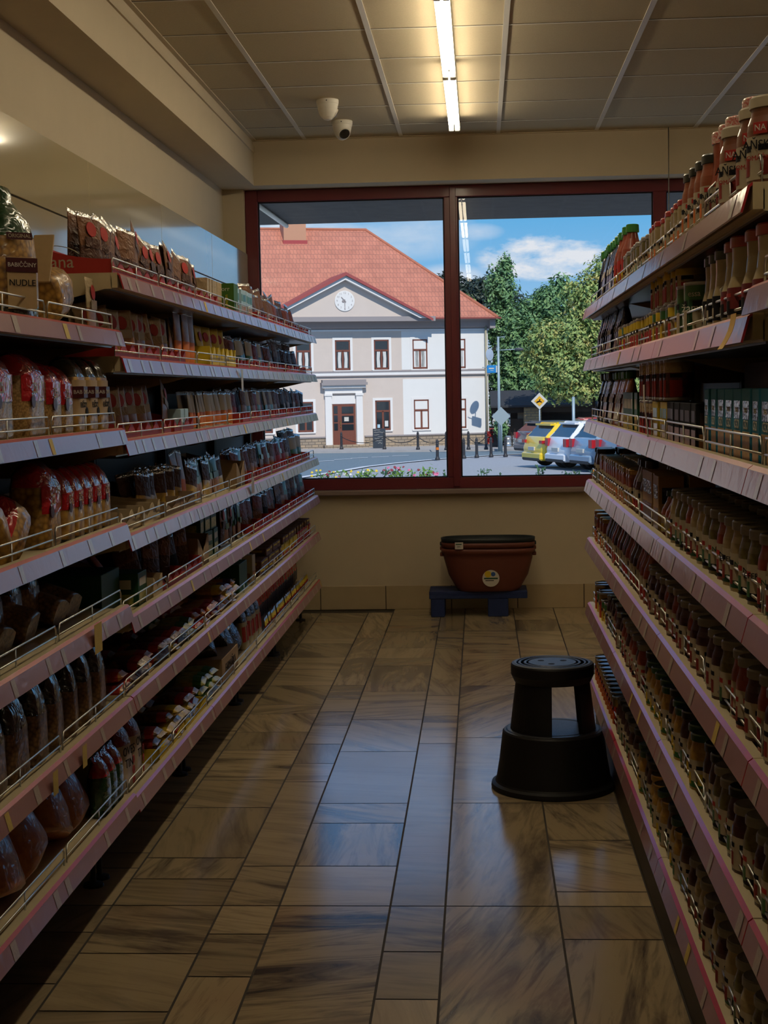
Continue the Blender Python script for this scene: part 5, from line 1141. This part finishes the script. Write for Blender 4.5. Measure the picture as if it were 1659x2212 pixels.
for y in (3.15,3.45,3.66,3.92,4.05): at(bb,'N',2,y,.11,(-1.25,rp.uniform(-.3,.3)),dz=.035)
for y in (3.05,3.21,3.37,3.53,3.68,3.83,3.97,4.11): at(bb,'N',1,y,.09,(0,rp.uniform(-.05,.05)),rz=rp.uniform(-.2,.2))
ob = bag('lentil_bag','large bag of orange lentils in clear film',P_orange,P_orange,.24,.15,.21,tuft=False,seed=42,split=.6)
for y, t, dz in ((3.30,.2,.02),(3.53,-.3,.03),(3.74,.35,.03),(3.92,-.2,.02),(3.84,.9,.13)): at(ob,'N',0,y,.125 if y < 3.8 or dz < .1 else .2,(-.3,t),dz=dz,sc=.9 if y > 3.5 else 1.)
gp = bag('snack_bag','dark green bag with red tip',M_greenfilm,M_redfilm,.085,.06,.165,tuft=False,seed=43,split=.68)
for y in (4.07,4.145,4.215): at(gp,'N',0,y,.065,(0,rp.uniform(-.08,.08)))
# ---- sauce shelving
j_pick = jar('pickle_jar','pickle jar with grey lid',C_pick,M_greylid,.040,.135,pic=M_green,stripe=M_ink); j_pick2 = jar('pickle_jar','cloudy pickle jar with grey lid',C_mayo,M_greylid,.040,.135,pic=M_dkredp,stripe=M_dgreen)
j_beet = jar('beetroot_jar','dark red beetroot jar with grey lid',C_dark,M_greylid,.041,.130,pic=M_dkredp,stripe=None); j_red = jar('sauce_jar','red sauce jar with grey lid',C_red,M_greylid,.038,.135,pic=M_dkredp,stripe=M_ink)
j_gold = jar('jam_jar','jar with brass coloured lid',C_ajvar,M_gold,.034,.125,kind='straight',pic=M_orange,label=M_soupcream); j_blk = jar('sauce_jar','dark sauce jar with black lid',C_dark,M_blacklid,.038,.140,label=M_cream,pic=M_green)
j_yel = jar('pickle_jar','yellow pickle jar with green lid',C_yell,M_greenlid,.040,.130,pic=M_yellow,stripe=M_green); j_yelg = jar('pickle_jar','yellow pickle jar with yellow lid',C_yell,M_gold,.040,.125,pic=M_green)
j_mayo = jar('mayonnaise_jar','mayonnaise jar with dark red lid',C_mayo,M_redlid,.046,.155,label=mat('dark red label', (.16,.015,.02), .5),pic=M_ink,stripe=M_ink,kind='waist'); j_tart = jar('dressing_jar','pale dressing jar with black lid',C_mayo,M_blacklid,.036,.15,label=M_ink,pic=M_cream,kind='waist')
j_ajv = jar('ajvar_jar','orange ajvar jar with black lid',C_ajvar,M_blacklid,.037,.148,label=M_cream,pic=M_ajp if False else M_orange); j_smr = jar('spread_jar','small spread jar with red lid',C_mayo,M_redlid,.033,.105,kind='straight',pic=M_orange); j_smg = jar('spread_jar','small jar with grey lid',C_pick,M_steel,.032,.100,kind='straight',pic=M_green,label=M_soupcream)
j_tal = jar('pasta_sauce_jar','tall pasta sauce jar with red gingham lid',C_red,M_check,.036,.185,label=M_cream,pic=M_dkredp,stripe=M_green,kind='waist'); j_tal2 = jar('pasta_sauce_jar','tall pasta sauce jar with orange pepper label',C_red,M_check,.036,.185,label=M_cream,pic=M_orange,stripe=M_ink,kind='waist'); C_whl = speck('brown dip in glass', (.20,.06,.02), (.13,.035,.012), 25, kind='NOISE', bump=.05)
j_whl = jar('dip_jar','brown dip jar with white lid and cream label',C_whl,M_cream,.045,.150,label=M_cream,pic=M_dkredp)
b_ket = bottle('ketchup_bottle','ketchup bottle with dark green cap',C_red,M_greenlid,.033,.165); b_ket2 = bottle('ketchup_bottle','dark ketchup bottle with black cap',C_dark,M_blacklid,.033,.165,label=M_cream); b_ketb = bottle('ketchup_bottle','tall red ketchup bottle with bright green cap',C_red,M_greencap,.036,.205,label=M_redp,pic=M_yellow); b_ketm = bottle('ketchup_bottle','small ketchup bottle with green cap',C_red,M_greenlid,.030,.115,label=M_cream,pic=M_yellow)
c_gold = can('food_can','cream and gold food can with red peppers',M_soupcream,.037,.088,band=M_yellow,pic=M_redp); c_corn = can('food_can','yellow sweetcorn can',M_corn,.037,.088,band=M_green,pic=M_yellow); c_bean = can('food_can','red bean can',M_beans,.038,.100,band=M_soupcream,pic=M_redp); c_mush = can('mushroom_can','tall green mushroom can',M_dgreen,.046,.118,pic=M_cream,band=M_green); c_red = can('food_can','red and gold tomato can',M_redp,.036,.105,band=M_gold,pic=M_orange); c_tallc = can('food_can','tall black and red can',M_blacklid,.044,.165,band=M_redp,pic=M_cream)
p_blk = pouch('sauce_pouch','dark pouch with green cap',M_navy,M_greencap,.085,.215,pic=M_navy); p_blk2 = pouch('sauce_pouch','dark pouch with green top',M_navy,M_greenlid,.085,.19,pic=P_dish); p_rw = pouch('sauce_pouch','red and white pouch with green cap',mat('red white pouch film', (.45,.16,.10), .35, coat=.7, bump=.4, noise=.4, scale=40),M_greencap,.085,.19,pic=M_whitep)
k_teal = carton('chickpea_carton','teal carton with chickpea picture',M_teal,.085,.065,.130,front=mat('chickpea print', (.50,.30,.10), .5, noise=.5, scale=130),band=M_navy); k_blk = carton('lentil_carton','black carton with tomato picture',M_ink,.085,.065,.100,front=P_dish,band=mat('dark brown card', (.04,.02,.018), .5)); k_brn = carton('bean_carton','brown carton with bean picture',mat('ochre carton', (.36,.21,.07), .5),.085,.065,.145,front=M_beans,band=M_navy); k_grn = carton('pea_carton','yellow and green pea carton',M_dgreen,.085,.065,.120,front=M_yellow,band=M_cream); k_back = carton('storage_carton','large dark carton stacked at the back of the shelf',mat('dark navy carton', (.02,.022,.035), .5),.26,.16,.185,cat='carton'); k_yl = carton('bean_carton','yellow carton with lined print',M_yellow,.085,.065,.098,front=M_corn,band=M_green)
# top
yy = 2.50
for p in (j_whl,j_whl,j_tal,j_whl,j_tal2,j_tal,j_tal): 
    o = at(p,'R',6,yy,.062 if p is j_whl else .075); yy += .100 if p is j_whl else .082
    if p is j_whl: 
        letters(o,'AŇSKÁ',.019,M_ink,(.037,-.0315,.072),(.78,-.62,0)); letters(o,'OMÁČKA',.011,M_redp,(.037,-.0315,.052),(.78,-.62,0)); plate(o,'NA',.014,M_whitep,(.0375,-.0310,.098),(.78,-.62,0),.024,.018,M_redp)
    else: letters(o,'MANZANI',.010,M_ink,(.0295,-.0240,.052),(.78,-.62,0))
for y in (3.08,3.17,3.26,3.35):
    o = at(j_ajv,'R',6,y,.062); plate(o,'',.006,M_whitep,(.0305,-.0235,.078),(.78,-.62,0),.022,.009,M_redp); letters(o,'AJVAR',.013,M_ink,(.0308,-.0238,.064),(.78,-.62,0)); letters(o,'JEMNÝ',.010,M_ink,(.0308,-.0238,.048),(.78,-.62,0))
run('R',6,3.40,4.10,[j_smr],.074,d=.062); run('R',6,4.10,4.82,[j_smg],.073,d=.062); run('R',6,4.84,5.22,[b_ketb],.085,d=.07); run('R',6,5.24,6.06,[p_blk],.092,d=.075,lean=.06)
run('R',6,3.1,5.2,[j_blk,j_smr],.085,d=.16); run('R',6,2.5,3.1,[j_tal,j_whl],.11,d=.17)
# sixth
run('R',5,2.46,2.86,[j_mayo],.105,d=.07,rows=2,dp=.10); run('R',5,2.88,3.14,[j_tart],.085,d=.065); at(c_tallc,'R',5,3.20,.10)
o = at(c_mush,'R',5,3.32,.07); letters(o,'žampi',.026,M_whitep,(.037,-.029,.062),(.78,-.62,0)); letters(o,'essa',.018,M_whitep,(.037,-.029,.092),(.78,-.62,0)); at(c_mush,'R',5,3.44,.07)
run('R',5,3.50,4.04,[c_gold,c_corn],.078,d=.065); run('R',5,3.50,4.04,[c_gold,c_gold,c_corn],.078,d=.068,zz=.0885); run('R',5,4.06,5.04,[c_gold,c_corn],.078,d=.065,rows=2); run('R',5,5.06,6.06,[p_blk2],.09,d=.075,lean=.06)
# fifth
y = 2.18
while y < 3.16:
    o = at(k_teal,'R',4,y,.070,rz=rp.uniform(-.06,.06)); y += .0905
    letters(o,'CECI',.020,M_whitep,(.0432,.0,.077),(1,0,0)); letters(o,'CECI',.022,M_whitep,(0,-.0335,.068),(0,-1,0)); letters(o,'LEES',.012,M_whitep,(0,-.0335,.093),(0,-1,0)); obj('nutrition_label', MB().box((.0425,-.014,.092),(.0434,.014,.116), M_kraftl), o)
run('R',4,3.20,3.72,[k_blk],.088,d=.068); run('R',4,2.5,3.75,[k_back],.27,d=.27); run('R',4,3.74,4.02,[k_yl],.088,d=.068); run('R',4,3.74,4.4,[c_bean],.080,d=.070,zz=.101); run('R',4,4.02,4.4,[c_bean],.080,d=.068)
o = at(k_grn,'R',4,4.48,.07); run('R',4,4.53,4.92,[k_grn],.09,d=.07); run('R',4,4.94,5.5,[p_rw],.09,d=.075,lean=.06); run('R',4,5.5,6.06,[p_blk2],.09,d=.075,lean=.06); run('R',4,4.5,5.4,[p_blk2],.1,d=.17)
# fourth
y = 2.20; i = 0
while y < 3.62:
    p = (j_pick,j_pick2,j_pick2,j_red,j_pick)[i % 5]
    for r in range(3):
        o = at(p,'R',3,y+rp.uniform(-.005,.005),.065+.088*r,back=r)
        if r == 0 and y < 3.0: letters(o,('NEFF','EFERONY','NEFF')[i % 3],.013,M_ink if i % 3 else M_dgreen,(.0335,-.0265,.060),(.78,-.62,0))
    y += .086; i += 1
run('R',3,3.64,3.88,[b_ketm],.075,d=.062); run('R',3,3.90,4.28,[k_brn],.09,d=.07,rows=2,dp=.08); run('R',3,4.30,4.58,[b_ket2],.08,d=.065,rows=2); run('R',3,4.60,5.80,[j_gold],.073,d=.062,rows=3,dp=.074); run('R',3,5.82,6.06,[j_blk],.08,d=.065,rows=2)
# third
run('R',2,2.18,3.1,[j_red,j_beet,j_pick],.086,d=.065,rows=2,dp=.088); run('R',2,3.1,4.15,[j_red,j_beet],.086,d=.065,rows=2,dp=.088); run('R',2,4.17,5.55,[b_ket,b_ket,b_ket2],.076,d=.062,rows=2,dp=.078); run('R',2,5.57,6.06,[j_gold,c_red],.08,d=.062,rows=2)
# second
run('R',1,2.2,3.2,[j_beet,j_pick,j_blk],.086,d=.065,rows=2,dp=.088); run('R',1,3.2,4.3,[j_yel,j_blk,j_yel],.086,d=.065,rows=2,dp=.088); run('R',1,4.3,5.5,[j_red,j_blk,j_beet],.084,d=.065,rows=2,dp=.086); run('R',1,5.5,6.06,[c_corn,c_red],.078,d=.06,rows=2)
# bottom
run('R',0,2.4,3.4,[j_pick,j_beet,j_pick2],.086,d=.065,rows=2,dp=.088); run('R',0,3.4,4.5,[j_yelg,j_yel,j_blk],.086,d=.065,rows=2,dp=.088); run('R',0,4.5,5.15,[j_blk,j_beet],.084,d=.065,rows=2,dp=.086)
for k in range(11):
    o = at(c_red,'R',0,5.20+.079*k,.060); 
    if k < 2: letters(o,'Ar',.016,M_whitep,(.028,-.0228,.045),(.78,-.62,0))
# ---- paper flags and strips hung on the price rails
def flag(name, label, side, lev, y, w_, h, m, dz=0., curl=0.):
    s = -1 if side in 'LN' else 1; X = (XL if s < 0 else XR)-s*.009; z = RACK[side][lev]+dz
    b = MB(); n = 6; V = []
    for k in range(n+1): V += [(-s*curl*(k/n)**2, -w_/2+ (.010*k/n if curl else 0), -h*k/n), (-s*curl*(k/n)**2, w_/2+(.010*k/n if curl else 0), -h*k/n)]
    V += [(v[0]-s*.0006, v[1], v[2]) for v in V]; q = 2*(n+1)
    F = []
    for k in range(n): F += [(2*k,2*k+1,2*k+3,2*k+2), (q+2*k+2,q+2*k+3,q+2*k+1,q+2*k), (2*k,2*k+2,q+2*k+2,q+2*k), (2*k+1,q+2*k+1,q+2*k+3,2*k+3)]
    tag(obj(name, b.add(V, F, m), None, (X,y,z)), label, 'price flag')
flag('price_flag','yellow framed price flag hanging below the snack bags','N',2,3.83,.075,.075,M_tagY,.01)
flag('price_flag','yellow price flag clipped at the end of the jar shelf beside the teal cartons','R',5,2.47,.05,.055,mat('bright yellow card', (.70,.42,.02), .5),.0,.02)
flag('price_flag','white paper tag over the wire fence of the soup sachets','L',3,6.55,.075,.07,M_tag,.035)
flag('price_flag','narrow paper flag below the yellow soup sachets','L',5,6.33,.05,.09,M_tag,-.01)
flag('price_flag','yellow tag on the rail of the noodle packets','N',1,3.40,.04,.055,M_tagY,.0); flag('price_flag','second yellow tag on the rail above the lentils','N',1,3.66,.04,.055,M_tagY,.0)
b = MB(); P = [(0,0,0),(-.002,.012,.05),(-.006,.035,.10),(-.004,.06,.145)]
V = []; 
for p in P: V += [(p[0],p[1]-.016,p[2]),(p[0],p[1]+.016,p[2])]
V += [(v[0]+.0008,v[1],v[2]) for v in V]; b.add(V, [(0,1,3,2),(2,3,5,4),(4,5,7,6),(10,11,9,8),(12,13,11,10),(14,15,13,12)], M_whitep); tag(obj('paper_strip', b, None, (XR+.012,3.92,1.25)), 'curled white paper strip sticking up from the carton shelf rail', 'paper strip')
# ---- wire dividers between the jars on the two upper sauce shelves
dv = MB(); dv.tube([(0,-.18,0),(0,-.18,.075),(0,-.168,.088),(0,.10,.088),(0,.10,0)], .0028, M_wire, 6); dvm = dv.mesh('wire_divider')
for lev, ys in ((6,(3.03,3.22,3.42,3.62)),(5,(2.88,2.62)),):
    for y in ys: tag(obj('wire_divider', dvm, None, (XR+.215,y,RACK['R'][lev]-.011), (0,0,pi/2+pi)), 'bent wire divider '+('between jars on the top sauce shelf' if lev == 6 else 'between jars on the sixth sauce shelf'), 'divider', 'wire dividers on sauce shelf '+LEV[lev])
# ---- names of every single item
RN = {'L':'spice shelf','N':'pasta shelf','R':'sauce shelf'}; HOW = ['first','second','third','fourth','fifth','sixth','seventh']
from collections import defaultdict
by = defaultdict(list)
for r in PL: by[(r[1], r[2], min(r[5],1))].append(r)
for (key, d, bk_), L_ in by.items():
    L_.sort(key=lambda r: -r[4]); top = len(RACK[key[0]])-1
    sh = ('top' if key[1] == top else 'bottom' if key[1] == 0 else LEV[key[1]])+' '+RN[key[0]]
    for i, r in enumerate(L_):
        where = ('behind on the ' if bk_ else 'on the ')+sh
        short = ('back of ' if bk_ else '')+sh
        lab = f'{d}, {ordinal(i+1)} from window, {short}' if len(L_) > 1 else f'{d} {where}'
        r[0]['label'] = lab
        if len(L_) > 1: r[0]['group'] = f'{d}, {short}'
# ------------------------------------------------------------------ sky, sun, exposure
W = bpy.data.worlds.new('sky'); S.world = W; W.use_nodes = True; nt = W.node_tree; L = nt.links
bg = nt.nodes['Background']; tc = node(nt, 'ShaderNodeTexCoord'); sp = node(nt, 'ShaderNodeSeparateXYZ'); L.new(tc.outputs['Generated'], sp.inputs[0])
gr = node(nt, 'ShaderNodeValToRGB'); e = gr.color_ramp.elements
e[0].position = 0.; e[0].color = (.50,.62,.75,1); e[1].position = 1.; e[1].color = (.06,.20,.52,1)
k = e.new(.05); k.color = (.30,.55,.85,1); k = e.new(.11); k.color = (.13,.44,.80,1); k = e.new(.2); k.color = (.16,.58,1.32,1); k = e.new(.42); k.color = (.12,.38,.85,1)
L.new(sp.outputs[2], gr.inputs['Fac'])
mp = node(nt, 'ShaderNodeMapping'); mp.inputs['Scale'].default_value = (1,1,2.6); L.new(tc.outputs['Generated'], mp.inputs['Vector'])
n1 = node(nt, 'ShaderNodeTexNoise', Scale=4.6, Detail=9., Roughness=.6, Distortion=.25); L.new(mp.outputs[0], n1.inputs['Vector'])
# broken cloud higher up, one low cumulus bank over the trees
def mth(op, a, b2=None, c=None):
    n = node(nt, 'ShaderNodeMath', operation=op)
    for i, v in enumerate((a, b2, c)):
        if v is None: continue
        if isinstance(v, (int, float)): n.inputs[i].default_value = v
        else: L.new(v, n.inputs[i])
    return n.outputs[0]
az = mth('DIVIDE', sp.outputs[0], mth('MAXIMUM', sp.outputs[1], .05)); el = mth('DIVIDE', sp.outputs[2], mth('MAXIMUM', sp.outputs[1], .05))
def bank(a0, e0, ra, re):
    d = mth('ADD', mth('POWER', mth('ABSOLUTE', mth('DIVIDE', mth('SUBTRACT', az, a0), ra)), 2.), mth('POWER', mth('ABSOLUTE', mth('DIVIDE', mth('SUBTRACT', el, e0), re)), 2.))
    return mth('MAXIMUM', mth('SUBTRACT', 1., d), 0.)
nf = node(nt, 'ShaderNodeTexNoise', Scale=34., Detail=8., Roughness=.6); L.new(mp.outputs[0], nf.inputs['Vector'])
k1 = bank(.042,.084,.046,.016)
b1 = mth('MULTIPLY', mth('MINIMUM', mth('MULTIPLY', k1, 3.), 1.), mth('MINIMUM', mth('MAXIMUM', mth('ADD', mth('MULTIPLY', k1, 1.1), mth('MULTIPLY', mth('SUBTRACT', nf.outputs['Fac'], .5), 4.2)), 0.), 1.))
b2 = mth('MULTIPLY', bank(-.045,.100,.05,.018), mth('MULTIPLY', nf.outputs['Fac'], .9))
b3 = mth('MULTIPLY', bank(.002,.101,.016,.006), mth('MULTIPLY', nf.outputs['Fac'], .7))
b4 = mth('MULTIPLY', bank(-.13,.100,.06,.02), mth('MULTIPLY', nf.outputs['Fac'], 1.8))
b5 = mth('MULTIPLY', bank(-.02,.070,.03,.012), mth('MULTIPLY', nf.outputs['Fac'], 1.6))
hi = node(nt, 'ShaderNodeMapRange'); hi.inputs['From Min'].default_value = .12; hi.inputs['From Max'].default_value = .22; L.new(el, hi.inputs['Value'])
cr = node(nt, 'ShaderNodeValToRGB'); cr.color_ramp.elements[0].position = .52; cr.color_ramp.elements[1].position = .72; L.new(n1.outputs['Fac'], cr.inputs['Fac'])
cl = mth('MULTIPLY', cr.outputs[0], hi.outputs[0])
tot = mth('MINIMUM', mth('ADD', mth('ADD', mth('ADD', mth('ADD', b1, b2), b3), mth('ADD', b4, b5)), cl), 1.)
mx = node(nt, 'ShaderNodeMixRGB', Color2=(.80,.83,.90,1)); L.new(tot, mx.inputs['Fac']); L.new(gr.outputs[0], mx.inputs['Color1'])
L.new(mx.outputs[0], bg.inputs['Color']); bg.inputs['Strength'].default_value = SKY
sun = bpy.data.lights.new('sun', 'SUN'); so = bpy.data.objects.new('sun', sun); COL.objects.link(so)
sun.energy = SUN; sun.angle = .009; sun.color = (1,.95,.87)
so.rotation_euler = Vector((.22,-.72,.72)).to_track_quat('Z', 'Y').to_euler()
S.view_settings.view_transform = 'Standard'; S.view_settings.look = 'None'; S.view_settings.gamma = 1; S.view_settings.use_curve_mapping = False
S.view_settings.exposure = EXPO
S.cycles.use_denoising = True; S.cycles.use_adaptive_sampling = True; S.cycles.adaptive_threshold = .03; S.cycles.max_bounces = 6; S.cycles.transparent_max_bounces = 24; S.cycles.sample_clamp_indirect = 4.; S.cycles.caustics_reflective = False
